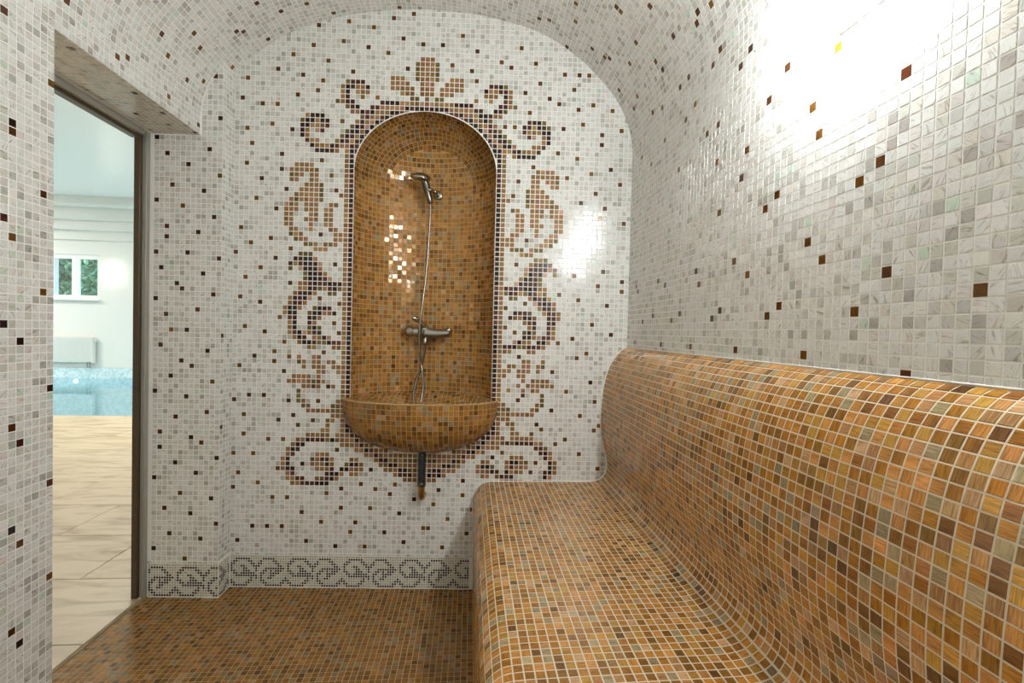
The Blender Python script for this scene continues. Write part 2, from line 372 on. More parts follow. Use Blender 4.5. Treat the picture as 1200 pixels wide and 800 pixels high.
# ------------------------------------------------------------------ ornament of the far wall, left half (mirrored): row -> columns
O = {0: 'g-1 g0', 1: 'o-2 g-1 g0', 2: 'o-2 g-1 g0', 3: 'o-2 g-1 g0', 4: 'o-2 g-1 g0 g-7 g-6 g-5', 5: 'g-1 g0 g-7 g-6 g-5 g-4 o-16 d-15 d-14 d-13', 6: 'g-1 g0 g-7 g-6 g-5 g-4 g-3 g-17 d-16 d-15 g-14 g-13 d-12',
 7: 'g-1 g0 g-5 g-4 g-3 g-17 d-16 g-14 g-13 g-12', 8: 'o0 o-2 o-3 g-17 d-16 g-13 g-10', 9: 'o-18 g-17 d-16 d-15 d-9 d-8 d-7 d-6 g-5 g-4 g-3 g-2 p-1 g0',
 10: 'o-16 d-15 d-14 d-11 d-10 g-9 g-8 g-7 g-6 g-5 d-4 d-3 d-2 d-1 d0', 11: 'g-15 g-14 d-13 d-12 d-11 g-10 g-9 g-8 d-7 d-6 d-5 d-4 d-3', 12: 'o-13 d-12 g-11 g-10 d-9 d-8 d-7 d-6 g-24 d-23 d-22 d-21',
 13: 'g-14 d-13 g-12 g-11 d-10 d-9 d-8 o-25 d-24 d-23 g-22 d-21 d-20', 14: 'o-15 d-14 d-13 p-12 d-11 d-10 d-25 d-24 g-23 g-22 g-21 d-20', 15: 'o-16 d-15 d-14 g-13 d-12 d-11 d-25 g-24 p-22 d-21', 16: 'o-17 d-16 d-15 g-14 d-13 d-12 d-25 g-24',
 17: 'g-18 d-17 d-16 g-15 d-14 d-13 d-24 g-23 g-22', 18: 'd-23 g-22 g-21 g-20 d-19 d-18 g-17 g-16 d-15 d-14', 19: 'd-22 d-21 d-20 d-19 g-18 g-16 d-15 d-14',
 22: 'g-26 g-25 g-24 g-23', 23: 'g-27 g-26 g-25 g-24 g-23 o-22', 24: 'o-27 g-26 g-25 g-23 g-22', 25: 'g-27 g-26 g-23 g-22', 26: 'g-24 g-23 g-22 o-21', 27: 'g-25 g-24 g-23 g-22 o-21', 28: 'o-26 g-25 g-24 g-23 g-22 o-21 g-17',
 29: 'g-27 o-26 g-25 g-24 g-23 g-22 o-21', 30: 'p-28 g-27 g-26 g-24 g-23 g-22 g-19 o-18', 31: 'g-28 g-27 g-26 g-24 g-23 g-22 g-20 g-19', 32: 'g-28 g-27 g-23 g-22 g-20 g-19', 33: 'g-28 g-27 g-24 g-23 g-22 g-20 g-19', 34: 'g-28 g-27 g-23 g-20 g-19',
 35: 'g-27 g-26 g-23 g-19 g-18', 36: 'o-27 g-26 g-25 g-18 g-17', 37: 'o-26 g-25 g-24 g-18 g-17', 38: 'o-24 o-23 g-22 o-20 o-19 g-18', 39: 'g-22 g-21 g-20', 40: 'o-25 o-24 o-23', 41: 'd-26 d-25 d-24 d-23 g-22', 42: 'd-27 g-26 d-25 d-24 d-23 d-22 p-21',
 43: 'o-27 p-25 d-24 d-23 d-22 g-21', 44: 'o-24 d-23 d-22 d-21 g-20', 45: 'o-24 d-23 d-22 d-21 d-20 p-19', 46: 'g-25 g-24 d-23 d-22 d-21 d-20 d-19 d-18 d-17', 47: 'g-25 g-24 d-23 d-22 o-21 g-20 d-19 d-18 o-17', 48: 'g-26 d-25 d-24 d-23 g-22 o-19 o-18',
 49: 'g-27 d-26 d-25 d-24 p-23', 50: 'g-27 d-26 d-25 g-24', 51: 'g-28 d-27 d-26 g-25 o-22 d-21 d-20 d-19', 52: 'g-28 d-27 d-26 o-23 d-22 d-21 g-20 g-19 d-18', 53: 'd-27 d-26 d-23 d-22 g-21', 54: 'g-27 d-26 d-23 g-22', 55: 'g-27 d-26 o-23 d-22 o-21',
 56: 'g-27 d-26 d-25 p-24 g-23 d-22 d-21', 57: 'g-26 d-25 d-24 g-22 g-21 d-20 p-19', 58: 'g-25 d-24 d-23 d-22 o-21 o-20 d-19 d-18 d-17', 59: 'g-23 g-22 g-18 g-17', 61: 'g-25 g-22 g-21', 62: 'o-25 g-24 g-22 g-21 g-19 g-18', 63: 'g-24 g-22 g-21 g-20 g-18 g-17',
 64: 'g-21 g-20 g-17', 65: 'g-26 g-25 g-24 g-23 g-21', 66: 'g-27 g-26 g-25 g-24 g-23 o-22 g-20', 67: 'g-24 g-23 g-21 g-18', 68: 'o-25', 69: 'o-25', 70: 'o-25 g-24 g-17', 71: 'o-24 g-23 o-18 g-17', 72: 'g-23 g-22 g-21 g-20 g-19 o-18 g-17',
 73: 'g-18 g-17 d-15', 74: 'g-19 g-18 d-15', 75: 'g-19 d-15 d-14', 76: 'g-20 g-19 d-15 d-14', 77: 'g-23 g-22 g-21 g-20 g-19 g-17 g-15 d-14 d-13', 78: 'g-25 g-24 d-23 d-22 d-21 d-20 o-19 d-18 o-17 g-15 g-14 d-13 g-12 g-11', 79: 'g-26 d-25 d-24 g-15 g-14 g-13 d-12 g-11 g-10',
 80: 'g-27 d-26 d-25 g-13 g-12 d-11 d-10 g-9 g-8 g-7', 81: 'g-27 d-26 g-21 g-20 g-19 g-11 g-10 d-9 g-8 g-7 g-6 g-5 g-4 g-3 g-2 g-1 g0', 82: 'g-28 d-27 o-22 g-21 d-20 d-19 g-18 g-14 g-13 g-9 d-8 d-7 g-6 g-5 g-4 o-3 o-2 o-1 o0',
 83: 'g-28 d-27 g-22 g-21 g-20 d-19 g-18 o-15 d-14 d-13 g-12 g-8 o-7 d-6 d-5 g-4 g-3 g-2 g-1 g0', 84: 'g-28 d-27 d-26 g-21 g-20 g-19 d-18 d-16 d-15 g-14 g-13 g-12 g-7 g-6 g-5 d-4 d-3 o-2 g-1 g0', 85: 'g-27 d-26 d-19 d-18 d-17 g-16 g-14 g-13 g-5 d-4 d-3 d-2 g-1 g0',
 86: 'g-27 g-26 d-25 d-24 g-21 o-20 d-19 d-18 g-17 g-3 g-2 g-1 g0', 87: 'g-26 g-25 d-24 d-23 d-22 d-21 d-20 d-19'}
orn = {}
for r, s in O.items():
    for t in s.split():
        c = int(t[1:]); orn[(c, r)] = t[0]; orn[(-c, r)] = t[0]
for r in range(20, 80):
    for sg_ in (-1, 1):
        orn[(sg_*16, r)] = 'g'
        if r < 73: orn[(sg_*15, r)] = 'd'

# dark single tiles: pixels of the photograph, matched below to the tile that stands there
PX = []
def px(x0, y0, k, s):
    v = [float(t) for t in s.split()]
    PX.extend((x0+v[i]/k, y0+v[i+1]/k) for i in range(0, len(v), 2))
px(840, 0, 3.333, '22 192 142 188 103 260 290 265 217 397 367 403 391 510 112 575 12 492 90 684 227 750 627 617 547 697 855 785 728 267 777 182 495 185 1120 345')
px(840, 200, 3.333, '181 142 346 271 403 340 654 390 1020 461 530 547 236 522 191 562 333 716 727 795 71 696 62 347 115 400 5 155 10 540')
px(730, 300, 5, '642 22 425 80 722 100 442 155 208 135 247 160 80 172 90 195 565 310 519 357 905 285 836 343 332 328 177 340 285 368 118 377 655 545 1050 575 225 508 397 520 70 495')
px(600, 0, 4, '307 20 132 90 180 93 307 100 265 222 500 38 523 52 655 38 878 58 873 112 937 22 765 172 568 198 385 230 425 260 450 265 542 292 687 288 718 325 593 460 497 413 577 517 655 522 697 503 777 408 828 348 951 303 988 230 1085 312 1130 228 867 490 823 563 977 592 925 635 713 655 608 745 660 775 783 785 957 750')
px(0, 0, 4, '320 8 757 150 910 150 937 218 1117 150 1147 150 550 257 598 262 785 250 873 367 955 375 793 445 1097 317 925 577 25 57 107 193 248 395 67 578 67 615 328 232 632 443 765 533 795 588 637 530 1017 357 1040 552 915 620 990 695 792 713 890 767 720 637 1160 355 1137 455 1157 597 1182 668 1158 760')
px(200, 0, 4, '410 18 522 52 645 20 768 63 465 188 693 118 1077 37 833 95 1045 80 950 123 1138 58 808 190 925 218 1090 178 1183 205 1018 245 669 208 573 250 738 283 505 320 622 350 855 335 713 377 690 420 596 440 362 352 430 480 502 485 805 567 570 606 477 577 382 668 521 721 709 752 521 790 1111 322')
px(500, 40, 5, '95 62 297 97 210 8 557 80 440 162 497 195 642 172 267 215 152 181 292 273 580 345 668 291 812 237 897 240 952 240 867 325 722 380 777 410 890 445 977 418 605 462 1088 452 517 545 802 557 915 532 1142 570 1028 595 1028 650 767 700 882 735 625 782 1078 795 460 545')
px(500, 180, 5, '965 122 822 148 1132 186 990 240 903 293 1043 327 1015 382 1155 415 530 652 1035 695 867 720 1003 775 1145 760 537 167 507 252 590 511')
px(500, 320, 5, '780 130 890 160 1057 193 970 306 1080 365 857 387 937 473 880 500 1143 110 963 645 820 695 988 755 740 583 582 182 467 207 467 322 522 352 772 413 545 492')
px(500, 450, 5, '900 188 980 275 1007 245 733 158 538 97 567 42 810 325 752 352 890 410 1000 497 672 267 647 240 617 293 212 563 70 615 208 647 37 700 262 732 120 783 388 428 443 402 638 462 607 517')
px(300, 180, 5, '152 88 33 142 180 207 120 320 5 258 88 492 204 555 116 610 28 665 202 757 387 40 443 128 472 217 380 474 463 652')
px(300, 320, 5, '22 167 140 258 52 340 164 400 107 458 192 487 107 515 162 572 43 712 187 745 489 182 373 149 457 295 484 352 397 463 392 635 362 663 450 665 362 747')
px(300, 450, 5, '128 208 217 181 245 238 331 211 69 320 157 320 125 490 93 660 181 660 267 745 497 610 412 636 612 583 700 611 815 585 783 641 926 670 1038 698 1070 615 840 753 668 723 497 722 671 498 472 383 5 575 270 463')
px(240, 600, 3.333, '130 108 187 50 243 52 302 53 398 110 455 37 588 37 568 75 511 130 625 131 702 76 778 113 855 58 872 58 928 133 945 22 1022 78 378 8 760 5 38 42')
px(0, 200, 4, '1037 20 815 62 963 90 741 133 865 161 1011 214 790 258 937 287 790 305 888 382 721 378 765 453 962 482 839 526 862 550 1010 577 721 597 937 650 790 670 813 743 887 745 1035 771 1035 409 1130 265 1177 333 1105 380 1150 497 1125 588 1145 727 212 110 29 222 71 310 217 565 36 718 77 793')
px(0, 400, 4, '765 13 961 42 839 90 910 113 790 159 985 186 721 230 862 257 961 329 814 351 1034 402 741 421 888 448 935 471 741 493 1007 545 814 566 910 613 721 633 838 708 983 733 765 777 885 797 1190 67 1120 110 1165 248 1099 270 1141 340 1141 430 1094 521 1186 521 1115 612 1094 681 221 218 40 405 79 477 225 662')
px(0, 600, 4, '1005 52 789 95 932 120 719 165 860 213 1184 61 1115 129 45 88 83 148 230 300 51 562 89 613 261 707')
PX = np.array(PX)

# =================================================================== STRUCTURE
def grid_wall_backing(name, outline, hole, y, mat, parent=None):
    """flat wall in a plane of constant world Y with an optional hole (thickness behind comes from side strips)"""
    bm = bmesh.new()
    def loop(pts):
        vs_ = [bm.verts.new((p[0], y, p[1])) for p in pts]
        return [bm.edges.new((vs_[i], vs_[(i+1) % len(vs_)])) for i in range(len(vs_))]
    ed = loop(outline)
    if hole is not None: ed += loop(hole)
    bmesh.ops.triangle_fill(bm, use_beauty=True, use_dissolve=False, edges=ed, normal=(0, -1, 0))
    for f in bm.faces:
        f.normal_update()
        if f.normal.y > 0: f.normal_flip()
    return bm_obj(name, bm, mat, parent)
def sweep_backing(name, prof, a0, a1, mat, parent=None, off=0.0, smooth=True, inward=None):
    """profile (b, z) swept along the room axis"""
    n = len(prof); V = [RW(b, a0, z) for b, z in prof]+[RW(b, a1, z) for b, z in prof]
    F = [(i, i+1, n+i+1, n+i) for i in range(n-1)]
    return mesh_obj(name, V, F, mat, parent, smooth=smooth)

# ---- far wall with the niche opening
th = np.linspace(0, PI, 49)
hole = [(NA, RIM_Z-0.10)]+[(NA*math.cos(t), NZC+NB*math.sin(t)) for t in th]+[(-NA, RIM_Z-0.10)]
wall_far = grid_wall_backing('wall_far', [(-1.12, FLOOR_Z-0.02), (1.0, FLOOR_Z-0.02), (1.0, 2.56), (-1.12, 2.56)], hole, 0.0, M_GROUT)
tag(wall_far, 'far wall in white mosaic with a brown scroll ornament around the niche', kind='structure')
T = Tiles()
cols = np.arange(-38, 43); rows = np.arange(-12, 102)
cc, rr = np.meshgrid(cols, rows); cc = cc.ravel(); rr = rr.ravel()
X = cc*P; Z = HROW-rr*P
keep = (X > PIER_X+0.4*P) & (Z < vault_z(np.clip(X, -0.89, 0.885))+0.03)
bz = np.interp(X, [0.26, 0.80], [0.44, 0.46]); keep &= ~((X > 0.27) & (Z < 0.44)) & ~((X > 0.83) & (Z < 1.0))
corner_in = np.zeros(len(X), int)
for dx in (-1, 1):
    for dz in (-1, 1): corner_in += in_niche(X+dx*TS, Z+dz*TS).astype(int)
keep &= corner_in < 4
cut = keep & (corner_in > 0)
full = keep & (corner_in == 0)
cut_list = []
for i in np.nonzero(full | cut)[0]:
    k = orn.get((int(cc[i]), int(rr[i])))
    if cut[i]: cut_list.append((X[i], Z[i], k))
fi = np.nonzero(full)[0]
colr = shade_white(len(fi)); mt = np.zeros(len(fi), int)
for j, i in enumerate(fi):
    k = orn.get((int(cc[i]), int(rr[i])))
    if k:
        cs = ORN[k]; colr[j] = np.array(cs[RNG.integers(len(cs))])*(1+0.1*RNG.standard_normal()); mt[j] = 1
T.add(np.stack([X[fi], np.full(len(fi), 0.0), Z[fi]], 1), (1, 0, 0), (0, 0, 1), np.clip(colr, 0.004, 0.92), mt)
# half-height last row above the border
hx = np.arange(-38, 13)*P
T.add(np.stack([hx, np.zeros(len(hx)), np.full(len(hx), HROW-101.75*P-0.0015)], 1), (1, 0, 0), (0, 0, 1), shade_white(len(hx)), 0, TS, 0.0042)
TF = T.done(); TF.tilt(0.006)

# ---- pier beside the door
T = Tiles()
pc = np.arange(0, 15); pr = np.arange(-12, 102)
c2, r2 = np.meshgrid(pc, pr); c2 = c2.ravel(); r2 = r2.ravel()
X = PIER_X-0.0105-c2*P+0.0; Z = HROW-r2*P
k2 = (Z < vault_z(np.clip(X, -0.9, 0.88))+0.02) & ((X > -0.925) | (Z < LINTEL-0.006)) & (X > DOOR_B+0.012)
T.add(np.stack([X[k2], np.full(k2.sum(), PIER_Y), Z[k2]], 1), (1, 0, 0), (0, 0, 1), shade_white(k2.sum())*0.97, 0)
sx = np.repeat(np.arange(4), len(pr)); sr = np.tile(pr, 4); Zs = HROW-sr*P; ks = Zs < 2.22
T.add(np.stack([np.full(ks.sum(), PIER_X), PIER_Y+0.0105+sx[ks]*P, Zs[ks]], 1), (0, 1, 0), (0, 0, 1), shade_white(ks.sum()), 0)
hx = PIER_X-0.0105-np.arange(14)*P
T.add(np.stack([hx, np.full(14, PIER_Y), np.full(14, HROW-101.75*P-0.0015)], 1), (1, 0, 0), (0, 0, 1), shade_white(14)*0.97, 0, TS, 0.0042)
TP = T.done(); TP.tilt(0.006)
V, F = hexa([(x, y, z) for z in (FLOOR_Z-0.02, 2.4) for x, y in ((-1.128, PIER_Y), (PIER_X, PIER_Y), (PIER_X, 0.0), (-1.128, 0.0))])
wall_pier = mesh_obj('wall_pier', V, F, M_GROUT); tag(wall_pier, 'white mosaic pier between the doorway and the far wall', kind='structure')

# ---- right wall
T = Tiles()
kc = np.arange(-60, 86); jr = np.arange(-5, 37)
k3, j3 = np.meshgrid(kc, jr); k3 = k3.ravel(); j3 = j3.ravel()
A = -1.2346-(k3+0.5)*P; Z = 1.1411+(j3+0.5)*P
Cw = RW(BR, A, Z); kk = (Cw[:, 1] < 0.008) & (A > A_REAR)
T.add(Cw[kk], AD, ZD, shade_white(kk.sum()), 0)
T.U = [-u for u in T.U]; TR = T.done()
T.U = np.tile(-AD, (T.n, 1)); T.N = np.cross(T.U, T.V)
if (T.N[0]@BD) > 0: T.U = -T.U; T.N = -T.N
TR.tilt(0.006)
wall_right = sweep_backing('wall_right', [(BR, 1.045), (BR, Z_SPR)], 0.12, A_REAR-0.02, M_GROUT, smooth=False)
tag(wall_right, 'right wall in pearly white mosaic above the golden bench', kind='structure')

# ---- left wall: near panel beyond the doorway
T = Tiles()
kc = np.arange(-110, 8); jr = np.arange(-64, 31)
k3, j3 = np.meshgrid(kc, jr); k3 = k3.ravel(); j3 = j3.ravel()
A = -0.8585+(k3+0.5)*P; Z = 1.2468+(j3+0.5)*P
kk = (A < A_JAMB-0.004) & (A > A_REAR) & (Z < LINTEL-0.002) & (Z > FLOOR_Z)
T.add(RW(BL, A[kk], Z[kk]), AD, ZD, shade_white(kk.sum())*0.97, 0)
zt = 1.2468+30*P; zm = (zt+LINTEL)/2; ac = -0.8585+(np.arange(-110, 8)+0.5)*P; ac = ac[(ac < A_JAMB-0.004) & (ac > A_REAR)]
T.add(RW(BL, ac, zm), AD, ZD, shade_white(len(ac))*0.97, 0, TS, (LINTEL-zt)/2-0.001)
# soffit of the doorway
sb = BL-0.0105-np.arange(9)*P; sa = -0.03-np.arange(36)*P
b4, a4 = np.meshgrid(sb, sa); b4 = b4.ravel(); a4 = a4.ravel(); q = (a4 > A_JAMB+0.01) & (RW(b4, a4, 0)[:, 1] < PIER_Y-0.008)
TS_off = sum(len(c_) for c_ in T.C)
T.add(RW(b4[q], a4[q], LINTEL), BD, AD, shade_white(q.sum())*0.95, 0)
TL = T.done()
want = np.zeros((T.n, 3)); want[:TS_off] = BD; want[TS_off:] = (0, 0, -1)
flip = (T.N*want).sum(1) < 0; T.U[flip] *= -1; T.N[flip] *= -1
TL.tilt(0.006)
wall_left = multi_rbox('wall_left', [(-1.15, BL, A_REAR-0.02, A_JAMB, FLOOR_Z-0.02, LINTEL), (-1.15, BL, A_REAR-0.02, 0.12, LINTEL, 2.56)], M_GROUT)
tag(wall_left, 'left wall in greyish white mosaic beside the doorway', kind='structure')

# ---- vaulted ceiling
T = Tiles()
nv = int(round(VC.len/P)); PV = VC.len/nv; ss = (np.arange(nv)+0.5)*PV
kc = np.arange(-63, 86); k3, j3 = np.meshgrid(kc, np.arange(nv)); k3 = k3.ravel(); j3 = j3.ravel()
A = -1.2346-(k3+0.5)*P; pt = VC.at(ss[j3]); tg = VC.tan(ss[j3])
Cw = RW(pt[:, 0], A, pt[:, 1]); kk = (Cw[:, 1] < 0.0105) & (A > A_REAR)
kk &= ~((Cw[:, 1] > PIER_Y) & (Cw[:, 0] < PIER_X))
Vt = tg[:, :1]*BD+tg[:, 1:]*ZD
T.add(Cw[kk], AD, Vt[kk], shade_white(kk.sum()), 0)
TC = T.done()
inw = (np.array([0.0, 0, 1.4])-T.C)*np.array([1, 0, 1]); flip = (T.N*inw).sum(1) < 0; T.U[flip] *= -1; T.N[flip] *= -1
TC.tilt(0.008)
ceiling = sweep_backing('ceiling', VAULT, 0.12, A_REAR-0.02, M_GROUT)
tag(ceiling, 'barrel vault ceiling lined with white mosaic', kind='structure')

# ---- match the dark single tiles of the photograph
cands = [TF, TP, TR, TL, TC]; cx, cy, cid, cix = [], [], [], []
for n_, t_ in enumerate(cands):
    x, y, z, vis = t_.screen()
    if t_ is TL: vis &= True
    i = np.nonzero(vis & (t_.mat == 0))[0]; cx.append(x[i]); cy.append(y[i]); cid.append(np.full(len(i), n_)); cix.append(i)
cx = np.concatenate(cx); cy = np.concatenate(cy); cid = np.concatenate(cid); cix = np.concatenate(cix)
for x, y in PX:
    d = (cx-x)**2+(cy-y)**2; m = int(np.argmin(d))
    if d[m] > 40: continue
    t_ = cands[cid[m]]; i = cix[m]
    pal = DRED if (t_ is TP and RNG.random() < 0.8) or (t_ is TL and RNG.random() < 0.5) else BROWN
    t_.col[i] = pal[RNG.integers(4)]; t_.mat[i] = 1
# the same sparse scatter goes on where the camera does not look
for t_ in cands:
    x, y, z, vis = t_.screen(); out = ~vis & (t_.mat == 0) & (RNG.random(t_.n) < 0.022)
    t_.col[out] = BROWN[RNG.integers(4, size=out.sum())]; t_.mat[out] = 1
finish(TF, wall_far, 'mosaic', MATS)
finish(TP, wall_pier, 'mosaic', MATS)
finish(TR, wall_right, 'mosaic', MATS, 300)
finish(TL, wall_left, 'mosaic', MATS, 300)
finish(TC, ceiling, 'mosaic', MATS, 300)

# cut tiles that follow the arch of the niche
Vc, Fc, colc, rndc, uvc, matc = [], [], [], [], [], []
def clip_out(poly):
    """keep what lies outside the niche opening"""
    def inside(p): return bool(in_niche(p[0], p[1], 0.004))
    out = []
    for i in range(len(poly)):
        p, q_ = np.array(poly[i]), np.array(poly[(i+1) % len(poly)]); ip, iq = inside(p), inside(q_)
        if not ip: out.append(p)
        if ip != iq:
            lo, hi = (p, q_) if not ip else (q_, p)
            for _ in range(18):
                mid = (lo+hi)/2
                if inside(mid): hi = mid
                else: lo = mid
            out.append(lo)
    return out
for x, z, k in cut_list:
    pl = clip_out([(x-TS, z-TS), (x+TS, z-TS), (x+TS, z+TS), (x-TS, z+TS)])
    if len(pl) < 3: continue
    ar_ = 0.5*abs(sum(pl[i][0]*pl[(i+1) % len(pl)][1]-pl[(i+1) % len(pl)][0]*pl[i][1] for i in range(len(pl))))
    if ar_ < 3e-5: continue
    c = np.array(ORN[k][RNG.integers(len(ORN[k]))]) if k else shade_white(1)[0]
    n0 = len(Vc); m = len(pl)
    Vc += [(p[0], 0.0008, p[1]) for p in pl]+[(p[0], -0.0006, p[1]) for p in pl]
    fs = [tuple(n0+m+i for i in range(m))]+[(n0+i, n0+(i+1) % m, n0+m+(i+1) % m, n0+m+i) for i in range(m)]
    r_ = RNG.random()
    for f in fs:
        Fc.append(f); colc.append(c); rndc.append(r_); matc.append(1 if k else 0); uvc += [((Vc[i][0]-x)/0.0189, (Vc[i][2]-z)/0.0189) for i in f]
oc = mesh_obj('arch_cut_tiles', Vc, Fc, MATS, wall_far); oc['kind'] = 'stuff'
oc.data.polygons.foreach_set('material_index', matc); add_attrs(oc.data, np.array(colc), np.array(rndc), np.array(uvc)); oc.data.update()

# ---- niche: half-round recess with a domed head
def niche_pt(th_, psi):   # arch angle, depth angle
    c = np.cos(psi); return np.stack([NA*np.cos(th_)*c, ND*np.sin(psi)*np.ones_like(th_*psi), NZC+NB*np.sin(th_)*c], -1)
psis = np.linspace(0, PI/2, 20); V = []; F = []
cross = [(NA*math.cos(t), ND*math.sin(t)) for t in np.linspace(0, PI, 41)]
for z in (RIM_Z-0.10, NZC):
    V += [(x, y, z) for x, y in cross]
F += [(i, i+1, 42+i, 41+i) for i in range(40)]
nb = len(V); nth = 40
for ps in psis:
    for t in np.linspace(0, PI, nth+1): V.append(niche_pt(np.array(t), np.array(ps)))
for i in range(len(psis)-1):
    for k in range(nth): a_ = nb+i*(nth+1)+k; F.append((a_, a_+1, a_+nth+2, a_+nth+1))
niche = mesh_obj('niche', V, F, M_GROUTN, wall_far, smooth=True)
niche['label'] = 'arched niche lined with golden brown mosaic'
T = Tiles()
crossC = Curve(np.array([(NA*math.cos(t), ND*math.sin(t)) for t in np.linspace(0, PI, 201)]))
nc = int(crossC.len//P); off0 = (crossC.len-nc*P)/2
sc_ = off0+(np.arange(nc)+0.5)*P
zrow = np.arange(RIM_Z-0.03, NZC, P)
k3, j3 = np.meshgrid(np.arange(nc), np.arange(len(zrow))); k3 = k3.ravel(); j3 = j3.ravel()
pt = crossC.at(sc_[k3]); tg = crossC.tan(sc_[k3])
Uc = np.stack([-tg[:, 0], -tg[:, 1], np.zeros(len(tg))], 1)
T.add(np.stack([pt[:, 0], pt[:, 1], zrow[j3]+P/2], 1), Uc, (0, 0, 1), shade_gold(len(k3), 0.92), 1)
ZT = zrow[-1]+P
# dome: rings that follow the arch, then a level field in the middle of the back
PS_IN = 0.92
mer = Curve(np.stack([NA*np.cos(np.linspace(0, PI/2, 60)), ND*np.sin(np.linspace(0, PI/2, 60))], 1))
psf = np.linspace(0, PI/2, 200); arc = np.concatenate([[0], np.cumsum(np.hypot(np.diff(NA*0.93*np.cos(psf)), np.diff(ND*np.sin(psf))))])
sring = 0.5*P
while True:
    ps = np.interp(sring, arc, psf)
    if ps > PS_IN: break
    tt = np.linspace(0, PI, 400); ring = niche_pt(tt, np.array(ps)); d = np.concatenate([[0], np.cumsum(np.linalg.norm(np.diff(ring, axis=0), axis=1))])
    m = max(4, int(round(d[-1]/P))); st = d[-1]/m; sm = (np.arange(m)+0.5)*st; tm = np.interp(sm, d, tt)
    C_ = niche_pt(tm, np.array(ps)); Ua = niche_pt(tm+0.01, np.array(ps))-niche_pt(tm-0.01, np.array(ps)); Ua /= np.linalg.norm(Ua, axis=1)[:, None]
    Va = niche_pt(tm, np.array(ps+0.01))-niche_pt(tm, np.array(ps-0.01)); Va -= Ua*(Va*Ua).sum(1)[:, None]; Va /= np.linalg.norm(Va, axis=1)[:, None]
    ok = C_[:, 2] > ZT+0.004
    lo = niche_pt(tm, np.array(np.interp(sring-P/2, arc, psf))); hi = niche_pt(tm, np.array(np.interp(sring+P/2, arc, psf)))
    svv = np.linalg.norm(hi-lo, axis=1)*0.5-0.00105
    T.add(C_[ok], Ua[ok], Va[ok], shade_gold(ok.sum(), 0.62), 1, st/2-0.00105, svv[ok])  # rings darker: dome's shade painted into the colour, besides a darker tile mix
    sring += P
ps_edge = np.interp(sring-P/2, arc, psf); ce = math.cos(ps_edge)
for zz in np.arange(ZT+P/2, NZC+NB*ce, P):
    # level rows on the dome's back: x by arc length at this height
    kz = (zz-NZC)/NB
    xs = np.linspace(-NA, NA, 801); ok = (xs/NA)**2+kz**2 < ce**2
    if ok.sum() < 5: continue
    xs = xs[ok]; ys = ND*np.sqrt(1-(xs/NA)**2-kz**2); d = np.concatenate([[0], np.cumsum(np.hypot(np.diff(xs), np.diff(ys)))])
    m = int((d[-1]+0.011)//P)
    if m < 1: continue
    sm = d[-1]/2+(np.arange(m)-(m-1)/2)*P; sm = np.clip(sm, 0, d[-1]); x_ = np.interp(sm, d, xs); y_ = np.interp(sm, d, ys)
    Nn = np.stack([-x_/NA**2, -y_/ND**2, np.full(m, -(zz-NZC)/NB**2)], 1); Nn /= np.linalg.norm(Nn, axis=1)[:, None]
    Ua = np.cross((0, 0, 1), Nn); Ua /= np.linalg.norm(Ua, axis=1)[:, None]; Va = np.cross(Nn, Ua)
    T.add(np.stack([x_, y_, np.full(m, zz)], 1), Ua, Va, shade_gold(m, 0.92), 1)
TN = T.done()
inw = np.array([0, -0.3, 1.4])-T.C; inw[:, 2] *= 0.2; flip = (T.N*inw).sum(1) < 0; T.U[flip] *= -1; T.N[flip] *= -1
TN.tilt(0.038)
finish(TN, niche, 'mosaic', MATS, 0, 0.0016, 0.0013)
edge = [(NA, -0.0005, RIM_Z-0.02)]+[(NA*math.cos(t), -0.0005, NZC+NB*math.sin(t)) for t in th]+[(-NA, -0.0005, RIM_Z-0.02)]
tube('grout_bead', edge, 0.0017, M_GROUT, niche, 8)

# ---- mosaic borders at the foot of the walls
BORD = ['9-14 20-24', '8 9 14 15 19 24 25', '7 8 15 16 18 19 25 26', '7 11 12 16 17 18 26 27', '7 12 13 17 21-28', '7 8 12-14 17 20 21 23 25-27', '8 9 11-16 19 20 23-26', '9-17 19 23 24', '15 17 19 22 23 29', '7 14 15 19 20 28 29', '7 8 13 14 20 21 27 28', '8-13 21-27']
bset = set()
for r, s in enumerate(BORD):
    for t in s.split():
        a_, b_ = (t.split('-')+[t])[:2]
        for c in range(int(a_), int(b_)+1): bset.add(((c-7) % 23, r))
SPI = 0.0105
BORD_TOP = HROW-102.0*P-0.001
def border(name, label, org, U, N, ncol, phase, length, thick=0.0012):
    T = Tiles(); U = np.array(U, float); N = np.array(N, float); org = np.array(org, float)
    nr = int((BORD_TOP-FLOOR_Z)/SPI)
    c_, r_ = np.meshgrid(np.arange(ncol), np.arange(nr)); c_ = c_.ravel(); r_ = r_.ravel()
    Cc = org+U*((c_+0.5)*SPI)[:, None]+ZD*(BORD_TOP-(r_+0.5)*SPI)[:, None]+N*thick
    col = np.array(srgb(196, 188, 170))*(1+0.08*RNG.standard_normal((len(c_), 1))); dk = np.array([((int(a)+phase) % 23, int(b)-1) in bset for a, b in zip(c_, r_)])
    col[dk] = np.array(srgb(62, 44, 28))
    T.add(Cc, U, ZD, np.clip(col, 0.01, 0.9), np.where(dk, 1, 0), 0.0044, 0.0044); T.done()
    flip = (T.N@N) < 0; T.U[flip] *= -1; T.N[flip] *= -1; T.tilt(0.006)
    c8 = [org+U*u+ZD*z+N*t for z in (FLOOR_Z-0.005, BORD_TOP) for u, t in ((0, 0), (length, 0), (length, thick), (0, thick))]
    V, F = hexa(c8); bo = mesh_obj(name, V, F, M_GROUT); tag(bo, label, kind='structure')
    build_tiles('mosaic', T, np.ones(T.n, bool), bo, MATS, 0.0008); return bo
border('baseboard_far', 'border of small mosaic scrolls along the foot of the far wall', (PIER_X+0.004, 0, 0), (1, 0, 0), (0, -1, 0), 98, 23, 1.045)
